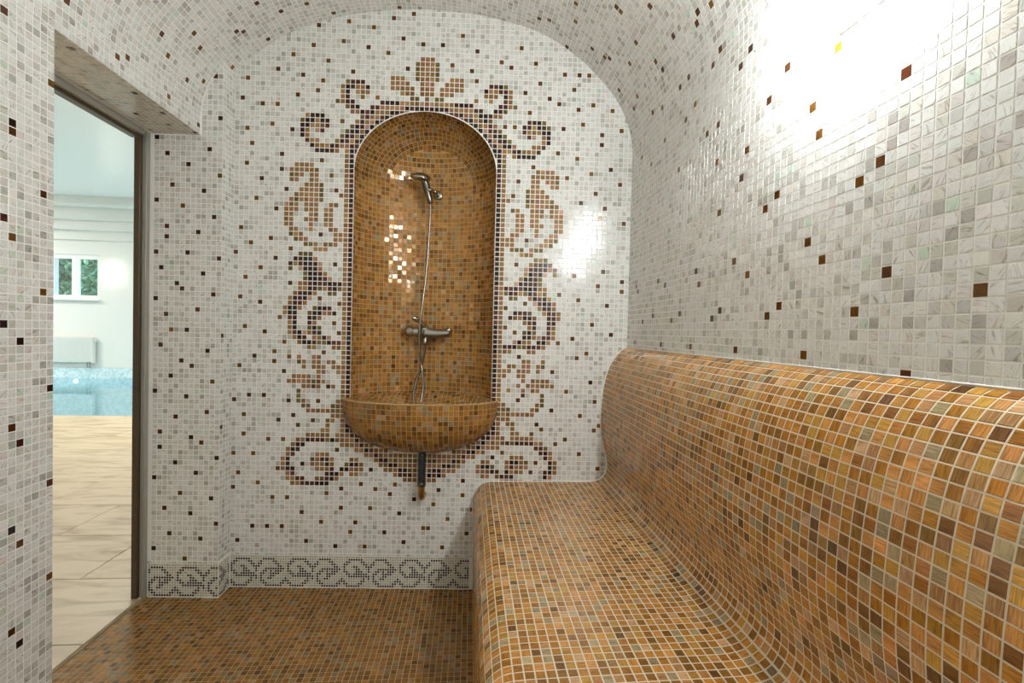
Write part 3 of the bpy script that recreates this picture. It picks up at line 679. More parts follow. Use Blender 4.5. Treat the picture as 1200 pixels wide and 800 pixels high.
border('baseboard_pier', 'short mosaic scroll border at the foot of the pier', (DOOR_B+0.012, PIER_Y, 0), (1, 0, 0), (0, -1, 0), 27, 12, PIER_X-DOOR_B-0.008)
border('baseboard_pier_side', 'narrow mosaic border on the return of the pier', (PIER_X, PIER_Y-0.004, 0), (0, 1, 0), (1, 0, 0), 8, 16, 0.085)

# ---- floor of gold mosaic
T = Tiles()
fb = np.arange(DOOR_B+0.012, 0.245, P); fa = np.arange(0.06, A_REAR, -P)
b5, a5 = np.meshgrid(fb, fa); b5 = b5.ravel(); a5 = a5.ravel(); Cw = RW(b5, a5, FLOOR_Z)
kk = (Cw[:, 1] < 0.006) & ~((Cw[:, 1] > PIER_Y+0.006) & (Cw[:, 0] < PIER_X-0.006)) & ~((a5 < A_JAMB) & (b5 < BL+0.008))
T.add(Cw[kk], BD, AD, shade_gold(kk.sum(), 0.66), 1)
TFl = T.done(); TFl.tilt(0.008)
V, F = rbox_v(DOOR_B+0.001, BR, A_REAR-0.02, 0.10, FLOOR_Z-0.06, FLOOR_Z-0.0002)
floor = mesh_obj('floor', V, F, M_GROUTN); tag(floor, 'steam room floor of golden brown mosaic', kind='structure')
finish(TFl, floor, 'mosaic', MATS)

# ---- rear wall behind the viewer
V, F = rbox_v(-1.15, 1.0, A_REAR-0.06, A_REAR, FLOOR_Z-0.02, 2.56)
wall_rear = mesh_obj('wall_rear', V, F, M_GROUT); tag(wall_rear, 'rear wall in white mosaic', kind='structure')
T = Tiles(); b6, z6 = np.meshgrid(np.arange(BL+0.02, BR, P), np.arange(FLOOR_Z+0.015, 2.46, P)); b6 = b6.ravel(); z6 = z6.ravel(); kk = (z6 < vault_z(b6)) & ~((b6 > 0.22) & (z6 < 0.45))
T.add(RW(b6[kk], A_REAR, z6[kk]), -BD, ZD, shade_white(kk.sum()), 0); TB = T.done(); TB.tilt(0.006)
r_ = RNG.random(TB.n) < 0.022; TB.col[r_] = BROWN[RNG.integers(4, size=r_.sum())]; TB.mat[r_] = 1
finish(TB, wall_rear, 'mosaic', MATS)

# ---- door frame
d1 = empty('door_1', tuple(RW(DOOR_B-0.02, -0.43, FLOOR_Z))); tag(d1, 'doorway with a slim dark bronze and aluminium frame', kind='structure')
d1o = np.array(d1.location)
yb = -0.0875
def frame_piece(name, b0, b1, a0, a1, z0, z1, mat): return rbox(name, b0, b1, a0, a1, z0, z1, mat, d1, 0.0015, off=d1o)
wbox('jamb', -1.136, -1.113, PIER_Y-0.035, PIER_Y-0.001, FLOOR_Z, LINTEL-0.002, M_BRONZE, d1, 0.0015, off=d1o)
wbox('jamb_trim', -1.1125, -1.096, PIER_Y-0.022, PIER_Y-0.001, FLOOR_Z, LINTEL-0.002, M_ALU, d1, 0.0015, off=d1o)
frame_piece('head', -1.150, -1.122, A_JAMB, -0.05, LINTEL-0.034, LINTEL-0.002, M_BRONZE)
frame_piece('head_trim', -1.1215, -1.100, A_JAMB, -0.05, LINTEL-0.022, LINTEL-0.002, M_ALU)
frame_piece('jamb', -1.150, -1.122, A_JAMB+0.001, A_JAMB+0.035, FLOOR_Z, LINTEL-0.036, M_BRONZE)

# =================================================================== BENCH
bench = empty('bench', tuple(RW(0.56, -1.5, FLOOR_Z))); bo_ = np.array(bench.location)
tag(bench, 'long built-in bench with curved backrest clad in golden brown mosaic', 'bench')
n = len(BP); a0, a1 = 0.0, A_REAR+0.004
# body: profile closed against the wall, cut flush with the far wall
V = []; prof = list(BP)+[(BR-0.002, 1.062), (BR-0.002, FLOOR_Z)]
for b, z in prof: V.append(RW(b, -b*SP/CP-0.001, z)-bo_)
for b, z in prof: V.append(RW(b, a1, z)-bo_)
m = len(prof); F = [(i, (i+1) % m, m+(i+1) % m, m+i) for i in range(m)]+[tuple(range(m-1, -1, -1)), tuple(range(m, 2*m))]
body = mesh_obj('bench_body', V, F, M_GROUTB, bench)
T = Tiles(); ns = int((BC.len-0.006)/P); s0 = 0.006
k3, j3 = np.meshgrid(np.arange(0, 142), np.arange(ns)); k3 = k3.ravel(); j3 = j3.ravel()
sC = s0+(j3+0.5)*P; A = -0.006-(k3+0.5)*P+0.06; pt = BC.at(sC); tg = BC.tan(sC)
Cw = RW(pt[:, 0], A, pt[:, 1]); kk = (Cw[:, 1] < 0.006) & (A > A_REAR+0.012)
Vt = tg[:, :1]*BD+tg[:, 1:]*ZD
T.add(Cw[kk]-bo_, -AD, Vt[kk], shade_gold(kk.sum(), 1.1), 1)
TBn = T.done()
outw = tg[kk]; nrm = -outw[:, 1:]*BD+outw[:, :1]*ZD; flip = (T.N*nrm).sum(1) < 0; T.U[flip] *= -1; T.N[flip] *= -1
TBn.tilt(0.010)
def finish_local(T, parent, nsingle, off):
    T.C = T.C+off; ar = T.area(); T.C = T.C-off
    top = np.argsort(-ar)[:nsingle]; top = top[ar[top] > 0]; sel = np.ones(T.n, bool); sel[top] = False
    single_tiles(T, top, parent); return build_tiles('mosaic', T, sel, parent, MATS)
finish_local(TBn, bench, 300, bo_)
bead = [RW(b, -b*SP/CP-0.003, z) for b, z in BP[::2] if z > 0.10]
tube('grout_bead', bead, 0.0038, M_GROUT, bench, 8, off=bo_)
crest = [RW(0.8885, a, 1.0655) for a in np.linspace(-0.06, A_REAR+0.01, 12)]
tube('grout_bead', crest, 0.0018, M_GROUT, bench, 6, off=bo_)

# =================================================================== WASH BASIN
basin = empty('wash_basin', (0, 0, 0.59)); bs = np.array([0, 0, 0.59])
tag(basin, 'half-round basin clad in golden brown mosaic under the arched niche', 'wash basin')
BA, BBq, BH, EXP = 0.334, 0.165, 0.222, 2.0/2.5
def bas(t, tau):   # t around the front half (0..pi), tau from rim (0) to bottom (pi/2)
    k = np.cos(tau)**EXP; d = np.sin(tau)**EXP
    return np.stack([BA*k*np.cos(t), -BBq*k*np.sin(t), RIM_Z-BH*d*np.ones_like(t)], -1)
tt = np.linspace(0, PI, 49); taus = np.linspace(0, PI/2*0.985, 18); V = []; F = []
for ta in taus: V += list(bas(tt, np.array(ta))-bs)
for i in range(len(taus)-1):
    for k in range(48): q_ = i*49+k; F.append((q_, q_+49, q_+50, q_+1))
nb = len(V); F.append(tuple((len(taus)-1)*49+k for k in range(49)))
# top: rim and dished bowl reaching back into the niche
NXg, NYg = 61, 41; gi = {}
def top_z(x, y):
    r = math.hypot(x/0.275, (y-0.03)/0.155)
    return RIM_Z+0.002 if r >= 1 else RIM_Z+0.002-0.082*(0.5+0.5*math.cos(PI*min(r, 1)))
rim_o = [(BA*math.cos(t), -BBq*math.sin(t)) for t in np.linspace(0, PI, 49)]+[(-NA*math.cos(t), ND*0.985*math.sin(t)) for t in np.linspace(0, PI, 41)]
nrg = 16; cen = (0, 0.03)
for k in range(nrg+1):
    f = 1-k/nrg
    for x, y in rim_o:
        X_, Y_ = cen[0]+(x-cen[0])*f, cen[1]+(y-cen[1])*f; V.append(np.array((X_, Y_, top_z(X_, Y_)))-bs)
nr_ = len(rim_o)
for k in range(nrg):
    for i in range(nr_): j = (i+1) % nr_; F.append((nb+k*nr_+i, nb+k*nr_+j, nb+(k+1)*nr_+j, nb+(k+1)*nr_+i))
mesh_obj('basin_body', V, F, M_GROUTN, basin, smooth=True)
T = Tiles(); tf = np.linspace(0.001, PI/2*0.985, 300)
prof_len = np.concatenate([[0], np.cumsum(np.hypot(np.diff(0.17*np.cos(tf)**EXP), np.diff(BH*np.sin(tf)**EXP)))])
k = 0
while (k+1)*P < prof_len[-1]-0.004:
    t0, t1, tm = [np.interp((k+d_)*P+0.002, prof_len, tf) for d_ in (0, 1, 0.5)]
    tr = np.linspace(0, PI, 500); ring = bas(tr, np.array(tm)); d = np.concatenate([[0], np.cumsum(np.linalg.norm(np.diff(ring, axis=0), axis=1))])
    h = int((d[-1]/2-0.006)/P); sm = d[-1]/2+np.arange(-h, h+1)*P; sm = sm[(sm > 0.011) & (sm < d[-1]-0.011)]; tq = np.interp(sm, d, tr)
    C_ = bas(tq, np.array(tm)); Ua = bas(tq+0.01, np.array(tm))-bas(tq-0.01, np.array(tm)); Ua /= np.linalg.norm(Ua, axis=1)[:, None]
    hi = bas(tq, np.array(t0)); lo = bas(tq, np.array(t1)); Va = hi-lo; svv = np.linalg.norm(Va, axis=1)/2-0.001; Va -= Ua*(Va*Ua).sum(1)[:, None]; Va /= np.linalg.norm(Va, axis=1)[:, None]
    T.add(C_-bs, Ua, Va, shade_gold(len(C_), 0.78), 1, TS, np.maximum(svv, 0.004)); k += 1
# bowl and rim tiles
gx, gy = np.meshgrid(np.arange(-16, 17)*P, np.arange(-7, 11)*P)
for x, y in zip(gx.ravel(), gy.ravel()):
    okf = (y <= 0 and (x/(BA-0.012))**2+(y/(BBq-0.012))**2 < 1) or (y > 0 and (x/(NA-0.012))**2+(y/(ND-0.014))**2 < 1)
    if not okf: continue
    e = 0.004; gxn = (top_z(x+e, y)-top_z(x-e, y))/(2*e); gyn = (top_z(x, y+e)-top_z(x, y-e))/(2*e)
    N_ = np.array([-gxn, -gyn, 1.0]); N_ /= np.linalg.norm(N_); Ua = np.array([N_[2], 0, -N_[0]]); Ua /= np.linalg.norm(Ua); Va = np.cross(N_, Ua)
    T.add(np.array((x, y, top_z(x, y)))-bs, Ua, Va, shade_gold(1, 0.85), 1, min(TS*math.sqrt(1+gxn**2), 0.013), min(TS*math.sqrt(1+gyn**2), 0.013))
TBs = T.done()
outn = np.stack([T.C[:, 0], T.C[:, 1]*2, np.where(T.C[:, 2]+bs[2] > RIM_Z-0.0001, 1.0, -0.1)], 1)
nf = T.n-sum(1 for _ in ()); flip = (T.N*outn).sum(1) < 0
inner = np.zeros(T.n, bool); inner[-sum(len(c) for c in []) or T.n:] = False
flip &= ~((np.abs(T.N[:, 2]) > 0.3) & (T.N[:, 2] > 0) & (T.C[:, 1] > -BBq) & (T.C[:, 2]+bs[2] > RIM_Z-0.09) & (np.hypot(T.C[:, 0]/0.276, (T.C[:, 1]-0.03)/0.156) < 1))
T.U[flip] *= -1; T.N[flip] *= -1
TBs.tilt(0.012)
build_tiles('mosaic', TBs, np.ones(TBs.n, bool), basin, MATS)
tube('rim_bead', [(BA*math.cos(t), -BBq*math.sin(t), RIM_Z+0.001) for t in np.linspace(0.02, PI-0.02, 60)], 0.004, M_GROUTN, basin, 8, off=bs)
# drain below the basin
DX, DY = 0.0195, -0.062
zz = np.linspace(0.615, 0.475, 57); rr_ = 0.0160+0.0013*np.sin(np.arange(57)*PI/2)
pipe = tube('drain_pipe', [(DX, DY, z) for z in zz], rr_, M_BLACK, basin, 16, off=bs); pipe['label'] = 'black ribbed drain hose below the basin'
tube('collar', [(DX, DY, z) for z in (0.478, 0.474, 0.462, 0.459)], [0.0165, 0.0185, 0.0185, 0.0160], M_STEEL, pipe, 16, off=bs)
el = spline([(DX, DY, 0.461), (DX, DY, 0.435), (DX, DY+0.006, 0.418), (DX, DY+0.022, 0.408), (DX, DY+0.045, 0.406), (DX, -0.004, 0.406)], 5)
e_ = tube('elbow', el, 0.0140, M_BRASS, pipe, 16, off=bs); e_['label'] = 'brass elbow running into the wall'

# =================================================================== SHOWER
YM = 0.150
mx_ = empty('mixer_tap', (-0.016, ND-0.002, 1.109)); mo = np.array(mx_.location)
tag(mx_, 'single-lever chrome mixer tap on the back of the golden niche', 'tap')
tube('body', [(-0.016, YM+0.066, 1.109), (-0.016, YM+0.02, 1.109), (-0.016, YM-0.012, 1.109), (-0.016, YM-0.022, 1.109)], [0.030, 0.030, 0.028, 0.018], M_CHROME, mx_, 20, off=mo)
tube('inlet_arm', spline([(-0.016, YM+0.005, 1.109), (-0.05, YM+0.008, 1.110), (-0.078, YM+0.018, 1.111), (-0.098, YM+0.030, 1.111)], 5), np.array([0.022]*9+[0.024, 0.026, 0.027, 0.028, 0.028, 0.026, 0.020]), M_CHROME, mx_, 18, off=mo)
sp_ = tube('spout', spline([(-0.014, YM, 1.108), (0.03, YM-0.008, 1.103), (0.065, YM-0.016, 1.103), (0.094, YM-0.022, 1.106), (0.106, YM-0.025, 1.108)], 5), np.linspace(0.025, 0.0185, 21), M_CHROME, mx_, 18, off=mo)
tube('spout_nozzle', [(0.098, YM-0.024, 1.106), (0.102, YM-0.026, 1.126), (0.103, YM-0.026, 1.129)], [0.0170, 0.0165, 0.012], M_CHROME, sp_, 16, off=mo)
lv = tube('lever', spline([(-0.012, YM-0.006, 1.128), (-0.022, YM-0.020, 1.146), (-0.040, YM-0.034, 1.162), (-0.064, YM-0.046, 1.177)], 5), np.array([0.013]*5+[0.010]*4+[0.009, 0.010, 0.0115, 0.012, 0.012, 0.0115, 0.007]), M_CHROME, mx_, 12, off=mo)
tube('lever_cap', [(-0.012, YM+0.010, 1.120), (-0.012, YM+0.002, 1.138), (-0.012, YM, 1.146)], [0.020, 0.017, 0.006], M_CHROME, mx_, 16, off=mo)
tube('hose_outlet', [(-0.010, YM-0.004, 1.098), (-0.010, YM-0.004, 1.062), (-0.010, YM-0.004, 1.050)], [0.0105, 0.0105, 0.0125], M_CHROME, mx_, 14, off=mo)
hs = empty('hand_shower', (0.0, YM-0.02, 1.70)); ho = np.array(hs.location)
tag(hs, 'chrome hand shower with a disc head and long steel hose', 'shower')
# disc head, tipped forward
hc = np.array((-0.038, YM-0.040, 1.806)); ax_ = np.array((-0.10, 0.20, -0.96)); ax_ /= np.linalg.norm(ax_)
tube('head', [hc-ax_*0.022, hc-ax_*0.020, hc-ax_*0.010, hc-ax_*0.001, hc+ax_*0.006, hc+ax_*0.009], [0.010, 0.024, 0.040, 0.049, 0.047, 0.036], M_CHROME, hs, 28, off=ho)
tube('spray_face', [hc+ax_*0.008, hc+ax_*0.0105], [0.036, 0.033], M_STEEL, hs, 28, off=ho)
tube('handle', spline([(-0.030, YM-0.034, 1.806), (-0.020, YM-0.022, 1.785), (-0.010, YM-0.010, 1.745), (-0.001, YM-0.004, 1.712), (0.001, YM-0.003, 1.698)], 5), np.concatenate([np.linspace(0.015, 0.0170, 6), np.linspace(0.0170, 0.0125, 10), np.linspace(0.0115, 0.0075, 5)]), M_STEEL, hs, 16, off=ho)
hp = spline([(0.001, YM-0.003, 1.705), (0.000, YM-0.004, 1.62), (-0.004, YM-0.006, 1.50), (-0.012, YM-0.012, 1.36), (-0.022, YM-0.026, 1.24), (-0.031, YM-0.034, 1.13), (-0.031, YM-0.034, 1.04),
             (-0.020, YM-0.032, 0.95), (-0.006, 0.088, 0.88), (-0.006, 0.062, 0.825), (-0.014, 0.045, 0.783), (-0.030, 0.045, 0.780), (-0.044, 0.062, 0.822), (-0.040, 0.098, 0.88), (-0.024, YM-0.008, 0.95), (-0.012, YM-0.004, 1.02), (-0.010, YM-0.004, 1.056)], 12)
tube('hose', hp, 0.0055+0.0005*np.cos(np.arange(len(hp))*PI), M_HOSE, hs, 10, off=ho)
br = empty('shower_bracket', (0.030, ND-0.002, 1.758)); bro = np.array(br.location)
tag(br, 'small round chrome wall bracket holding the hand shower', 'bracket')
tube('wall_rose', [(0.030, ND-0.001, 1.756), (0.030, ND-0.010, 1.757), (0.030, ND-0.013, 1.757)], [0.021, 0.020, 0.012], M_CHROME, br, 20, off=bro)
tube('arm', [(0.030, ND-0.010, 1.757), (0.024, YM+0.03, 1.757), (0.014, YM+0.004, 1.758)], 0.0085, M_CHROME, br, 14, off=bro)
cl = [(-0.007+0.021*math.cos(t), YM-0.008+0.021*math.sin(t), 1.757) for t in np.linspace(-0.6*PI, 0.95*PI, 20)]
tube('clip', cl, 0.0045, M_CHROME, br, 10, off=bro)

# =================================================================== WALL LAMP IN THE STEAM ROOM
LA0, LA1, LZ0, LZ1, LB = -1.345, -1.225, 1.690, 1.910, 0.795
M_LAMP = emis('lit_opal_glass', (0.915, 0.975, 1.0), LAMP_STRENGTH)
def bulkhead(a0, label):
    d = a0-LA0
    wl = empty('wall_lamp', tuple(RW(BR-0.002, -1.29+d, 1.80))); wo = np.array(wl.location); tag(wl, label, 'lamp', 'box-shaped lamps on the right wall')
    rbox('housing', BR-0.018, BR+0.0005, LA0+d+0.004, LA1+d-0.004, LZ0+0.004, LZ1-0.004, M_PVC, wl, 0.004, off=wo)
    rbox('opal_shade', LB, BR-0.016, LA0+d, LA1+d, LZ0, LZ1, M_LAMP, wl, 0.024, off=wo)
bulkhead(LA0, 'glowing white box-shaped wall lamp above the middle of the golden bench')
bulkhead(-2.62, 'added unseen fill lamp, a glowing white box above the rear end of the bench')  # second lamp behind the camera, added as fill light

# =================================================================== POOL HALL BEYOND THE DOOR
HB0, HB1, HA0, HA1, HZ = -13.0, -1.155, -4.0, 10.30, 3.95
POOL = (-12.0, -3.05, 3.97, 10.285)      # b0 b1 a0 a1
M_STONE, nt, b = newmat('beige_stone'); L = nt.links
tc = nt.nodes.new('ShaderNodeTexCoord'); oi = nt.nodes.new('ShaderNodeObjectInfo')
mp = nt.nodes.new('ShaderNodeMapping'); mp.inputs['Scale'].default_value = (2.2, 9.0, 1); mp.inputs['Rotation'].default_value = (0, 0, 0.5)
sv_ = nt.nodes.new('ShaderNodeVectorMath'); sv_.operation = 'SCALE'; sv_.inputs[0].default_value = (7, 13, 3); L.new(oi.outputs['Random'], sv_.inputs['Scale'])
av = nt.nodes.new('ShaderNodeVectorMath'); L.new(tc.outputs['Object'], mp.inputs[0]); L.new(mp.outputs[0], av.inputs[0]); L.new(sv_.outputs[0], av.inputs[1])
n1 = nt.nodes.new('ShaderNodeTexNoise'); n1.inputs['Scale'].default_value = 1.5; n1.inputs['Detail'].default_value = 8; n1.inputs['Distortion'].default_value = 0.8; L.new(av.outputs[0], n1.inputs['Vector'])
rp = nt.nodes.new('ShaderNodeValToRGB'); e = rp.color_ramp.elements; e[0].position = 0.32; e[0].color = (*srgb(158, 138, 108), 1); e[1].position = 0.55; e[1].color = (*srgb(192, 174, 144), 1)
L.new(n1.outputs['Fac'], rp.inputs[0]); L.new(rp.outputs[0], b.inputs['Base Color']); b.inputs['Roughness'].default_value = 0.45
M_JOINT = simple('stone_joint', srgb(176, 158, 128), 0.8, noise=0.05)
fl = multi_rbox('floor_pool_hall', [(HB0, HB1+0.05, HA0, POOL[2], -0.25, -0.006), (HB0, POOL[0], POOL[2], HA1, -0.25, -0.006), (POOL[1], HB1+0.05, POOL[2], HA1, -0.25, -0.006)], M_JOINT)
tag(fl, 'pale beige stone floor of the pool hall', kind='structure')
_pv = {}
def stone(b0, b1, a0, a1):
    g = 0.0016; w, h = round(b1-b0-2*g, 4), round(a1-a0-2*g, 4)
    if (w, h) not in _pv:
        bm = bmesh.new(); bmesh.ops.create_cube(bm, size=1, matrix=Matrix.Diagonal((w, h, 0.012, 1)))
        bmesh.ops.bevel(bm, geom=[e_ for e_ in bm.edges if e_.verts[0].co.z > 0 and e_.verts[1].co.z > 0], offset=0.0015, segments=1, affect='EDGES')
        me = bpy.data.meshes.new('stone_tile'); bm.to_mesh(me); bm.free(); me.materials.append(M_STONE); _pv[(w, h)] = me
    o = link(bpy.data.objects.new('stone_tile', _pv[(w, h)]), fl); c = RW((b0+b1)/2, (a0+a1)/2, -0.006); o.location = tuple(c); o.rotation_euler = (0, 0, PHI)
rowi = 0; a_ = 0.12-0.45*3
while a_ < POOL[2]-0.01:
    a2 = min(a_+0.45, POOL[2]-0.002)
    if POOL[2]-0.30 < a2 < POOL[2]-0.002: a2 = POOL[2]-0.002
    bstart = -1.46 if (rowi % 2) == 1 else -1.91
    edges_ = [HB1+0.048]+[b_ for b_ in (bstart+0.9-0.9*k for k in range(0, 9)) if b_ < HB1-0.06]
    for e0, e1 in zip(edges_[:-1], edges_[1:]): stone(e1, e0, a_, a2)
    a_ = a2; rowi += 1
# pool
M_POOLT, nt, b = newmat('pool_mosaic'); L = nt.links
tc = nt.nodes.new('ShaderNodeTexCoord'); vo = nt.nodes.new('ShaderNodeTexVoronoi'); vo.inputs['Scale'].default_value = 22; L.new(tc.outputs['Object'], vo.inputs['Vector'])
rp = nt.nodes.new('ShaderNodeValToRGB'); e = rp.color_ramp.elements; e[0].color = (*srgb(186, 214, 222), 1); e[1].color = (*srgb(226, 242, 244), 1); sepc = nt.nodes.new('ShaderNodeSeparateColor')
L.new(vo.outputs['Color'], sepc.inputs[0]); L.new(sepc.outputs[0], rp.inputs[0]); L.new(rp.outputs[0], b.inputs['Base Color']); b.inputs['Roughness'].default_value = 0.2
p0, p1, q0, q1 = POOL[0]+0.003, POOL[1]-0.003, POOL[2]+0.003, POOL[3]-0.003; PD = -1.25
V = [RW(b_, a_, z) for z in (PD, -0.008) for b_, a_ in ((p0, q0), (p1, q0), (p1, q1), (p0, q1))]
pool = mesh_obj('swimming_pool', V, [(0, 1, 2, 3), (0, 4, 5, 1), (1, 5, 6, 2), (2, 6, 7, 3), (3, 7, 4, 0)], M_POOLT)
tag(pool, 'indoor swimming pool lined with pale blue mosaic', kind='structure')
M_WATER = bpy.data.materials.new('pool_water'); M_WATER.use_nodes = True; nt = M_WATER.node_tree
for n_ in list(nt.nodes): nt.nodes.remove(n_)
o_ = nt.nodes.new('ShaderNodeOutputMaterial'); mxs = nt.nodes.new('ShaderNodeMixShader'); tr = nt.nodes.new('ShaderNodeBsdfTransparent'); gl = nt.nodes.new('ShaderNodeBsdfGlossy'); fz = nt.nodes.new('ShaderNodeFresnel')
tr.inputs[0].default_value = (0.84, 0.97, 1.0, 1); gl.inputs['Roughness'].default_value = 0.04; gl.inputs['Color'].default_value = (0.86, 0.97, 1, 1); fz.inputs[0].default_value = 1.33
wv = nt.nodes.new('ShaderNodeTexNoise'); wv.inputs['Scale'].default_value = 3; tcw = nt.nodes.new('ShaderNodeTexCoord'); nt.links.new(tcw.outputs['Object'], wv.inputs['Vector'])
bpw = nt.nodes.new('ShaderNodeBump'); bpw.inputs['Strength'].default_value = 0.04; bpw.inputs['Distance'].default_value = 0.02; nt.links.new(wv.outputs['Fac'], bpw.inputs['Height']); nt.links.new(bpw.outputs[0], gl.inputs['Normal'])
nt.links.new(fz.outputs[0], mxs.inputs[0]); nt.links.new(tr.outputs[0], mxs.inputs[1]); nt.links.new(gl.outputs[0], mxs.inputs[2]); nt.links.new(mxs.outputs[0], o_.inputs[0])
wt = mesh_obj('water', [RW(b_, a_, -0.255) for b_, a_ in ((p0+0.001, q0+0.001), (p1-0.001, q0+0.001), (p1-0.001, q1-0.001), (p0+0.001, q1-0.001))], [(0, 1, 2, 3)], M_WATER, pool)
wt['label'] = 'calm pale turquoise water surface'
pl = tube('underwater_light', [RW(-9.25, q1-0.002, -0.34), RW(-9.25, q1-0.02, -0.34)], [0.055, 0.05], emis('pool_light', (0.8, 1.0, 0.95), 3.0), pool, 24)
# stone edging of the pool
for nm, bx in (('coping', (p0-0.25, p1+0.25, q0-0.12, q0-0.003, -0.004, 0.004)),): pass
# hall walls, ceiling, cornice
WB0, WB1, WZ0, WZ1 = -9.90, -8.737, 1.640, 2.712
wfh = multi_rbox('wall_pool_hall_far', [(HB0, WB0, HA1, HA1+0.3, -0.3, HZ), (WB1, HB1, HA1, HA1+0.3, -0.3, HZ), (WB0, WB1, HA1, HA1+0.3, -0.3, WZ0), (WB0, WB1, HA1, HA1+0.3, WZ1, HZ)], M_PLASTER); tag(wfh, 'white plastered far wall of the pool hall', kind='structure')
tag(rbox('wall_pool_hall_left', HB0-0.2, HB0, HA0, HA1+0.3, -0.3, HZ, M_PLASTER), 'white plastered side wall of the pool hall', kind='structure')
tag(rbox('wall_pool_hall_near', HB0, HB1, HA0-0.2, HA0, -0.3, HZ, M_PLASTER), 'white plastered near wall of the pool hall', kind='structure')
wps = multi_rbox('wall_pool_hall_right', [(HB1, HB1+0.005, HA0, A_JAMB, -0.3, HZ), (HB1, HB1+0.005, A_JAMB, 0.05, LINTEL, HZ), (HB1+0.045, HB1+0.15, 0.03, HA1+0.3, -0.3, HZ)], M_PLASTER); tag(wps, 'white plastered pool hall wall around the doorway', kind='structure')
tag(rbox('ceiling_pool_hall', HB0-0.2, HB1+0.15, HA0-0.2, HA1+0.3, HZ, HZ+0.1, M_CEILH), 'pale satin ceiling of the pool hall', kind='structure')
co1 = multi_rbox('trim_1', [(HB0, HB1, HA1-0.75, HA1, 3.76, HZ), (HB0, HB1, HA1-0.42, HA1, 3.50, 3.76), (HB0, HB1, HA1-0.22, HA1, 3.28, 3.50), (HB0, HB1, HA1-0.08, HA1, 3.06, 3.28)], M_PLASTER); tag(co1, 'stepped white cornice of the pool hall', kind='structure')
# window
w1 = empty('window_1', tuple(RW((WB0+WB1)/2, HA1+0.05, WZ0))); w1o = np.array(w1.location); tag(w1, 'white two-sash window of the pool hall looking onto trees', kind='structure')
fa0, fa1 = HA1+0.03, HA1+0.10; MU = -9.316
def wf(name, b0, b1, z0, z1, a0=fa0, a1=fa1, par=w1): return rbox(name, b0, b1, a0, a1, z0, z1, M_PVC, par, 0.006, off=w1o)
for b0, b1, z0, z1 in ((WB0, WB1, WZ0, WZ0+0.045), (WB0, WB1, WZ1-0.045, WZ1), (WB0, WB0+0.03, WZ0+0.045, WZ1-0.045), (WB1-0.03, WB1, WZ0+0.045, WZ1-0.045), (MU-0.03, MU+0.03, WZ0+0.045, WZ1-0.045)): wf('window_frame', b0, b1, z0, z1)
M_GLASS = bpy.data.materials.new('clear_glass'); M_GLASS.use_nodes = True; nt = M_GLASS.node_tree
for n_ in list(nt.nodes): nt.nodes.remove(n_)
o_ = nt.nodes.new('ShaderNodeOutputMaterial'); mxs = nt.nodes.new('ShaderNodeMixShader'); tr = nt.nodes.new('ShaderNodeBsdfTransparent'); gl = nt.nodes.new('ShaderNodeBsdfGlossy'); fz = nt.nodes.new('ShaderNodeFresnel')
tr.inputs[0].default_value = (0.93, 0.96, 0.95, 1); gl.inputs['Roughness'].default_value = 0.02; fz.inputs[0].default_value = 1.45
nt.links.new(fz.outputs[0], mxs.inputs[0]); nt.links.new(tr.outputs[0], mxs.inputs[1]); nt.links.new(gl.outputs[0], mxs.inputs[2]); nt.links.new(mxs.outputs[0], o_.inputs[0])
for s0_, s1_ in ((WB0+0.03, MU-0.03), (MU+0.03, WB1-0.03)):
    sz0, sz1 = WZ0+0.045, WZ1-0.045; t_ = 0.055
    sash = multi_rbox('sash', [(s0_, s1_, fa0+0.01, fa1-0.01, sz0, sz0+t_), (s0_, s1_, fa0+0.01, fa1-0.01, sz1-t_, sz1), (s0_, s0_+t_, fa0+0.01, fa1-0.01, sz0+t_, sz1-t_), (s1_-t_, s1_, fa0+0.01, fa1-0.01, sz0+t_, sz1-t_)], M_PVC, None)
    sash.parent = w1; sash.matrix_parent_inverse = Matrix.Translation(w1.location).inverted()
    pn = rbox('pane', s0_+t_, s1_-t_, fa0+0.03, fa0+0.036, sz0+t_, sz1-t_, M_GLASS); pn.parent = sash; pn.matrix_parent_inverse = Matrix.Identity(4)
rbox('window_sill', WB0-0.05, WB1+0.02, HA1-0.10, HA1+0.03, WZ0-0.03, WZ0, M_PVC, w1, 0.006, off=w1o)
# radiator
RB0, RB1 = -10.15, -8.80
rd = empty('radiator', tuple(RW((RB0+RB1)/2, HA1-0.05, 0.05))); ro = np.array(rd.location); tag(rd, 'white panel radiator on the pool hall wall below the window', 'radiator')
rbox('panel', RB0+0.02, RB1-0.02, HA1-0.13, HA1-0.11, 0.13, 0.70, M_RAD, rd, 0.006, off=ro)
for k in range(40):
    b0 = RB0+0.04+k*(RB1-RB0-0.08)/40; rbox('rib', b0+0.004, b0+0.022, HA1-0.137, HA1-0.1305, 0.16, 0.67, M_RAD, rd, 0.003, off=ro)
rbox('rear_panel', RB0+0.02, RB1-0.02, HA1-0.06, HA1-0.04, 0.13, 0.70, M_RAD, rd, 0.004, off=ro)
rbox('side_cover', RB1-0.02, RB1, HA1-0.14, HA1-0.03, 0.11, 0.72, M_RAD, rd, 0.004, off=ro); rbox('side_cover', RB0, RB0+0.02, HA1-0.14, HA1-0.03, 0.11, 0.72, M_RAD, rd, 0.004, off=ro)
rbox('top_grille', RB0, RB1, HA1-0.14, HA1-0.03, 0.7005, 0.722, M_RAD, rd, 0.004, off=ro)
rbox('wall_bracket', RB0+0.3, RB0+0.36, HA1-0.04, HA1-0.001, 0.2, 0.6, M_RAD, rd, off=ro); rbox('wall_bracket', RB1-0.36, RB1-0.3, HA1-0.04, HA1-0.001, 0.2, 0.6, M_RAD, rd, off=ro)
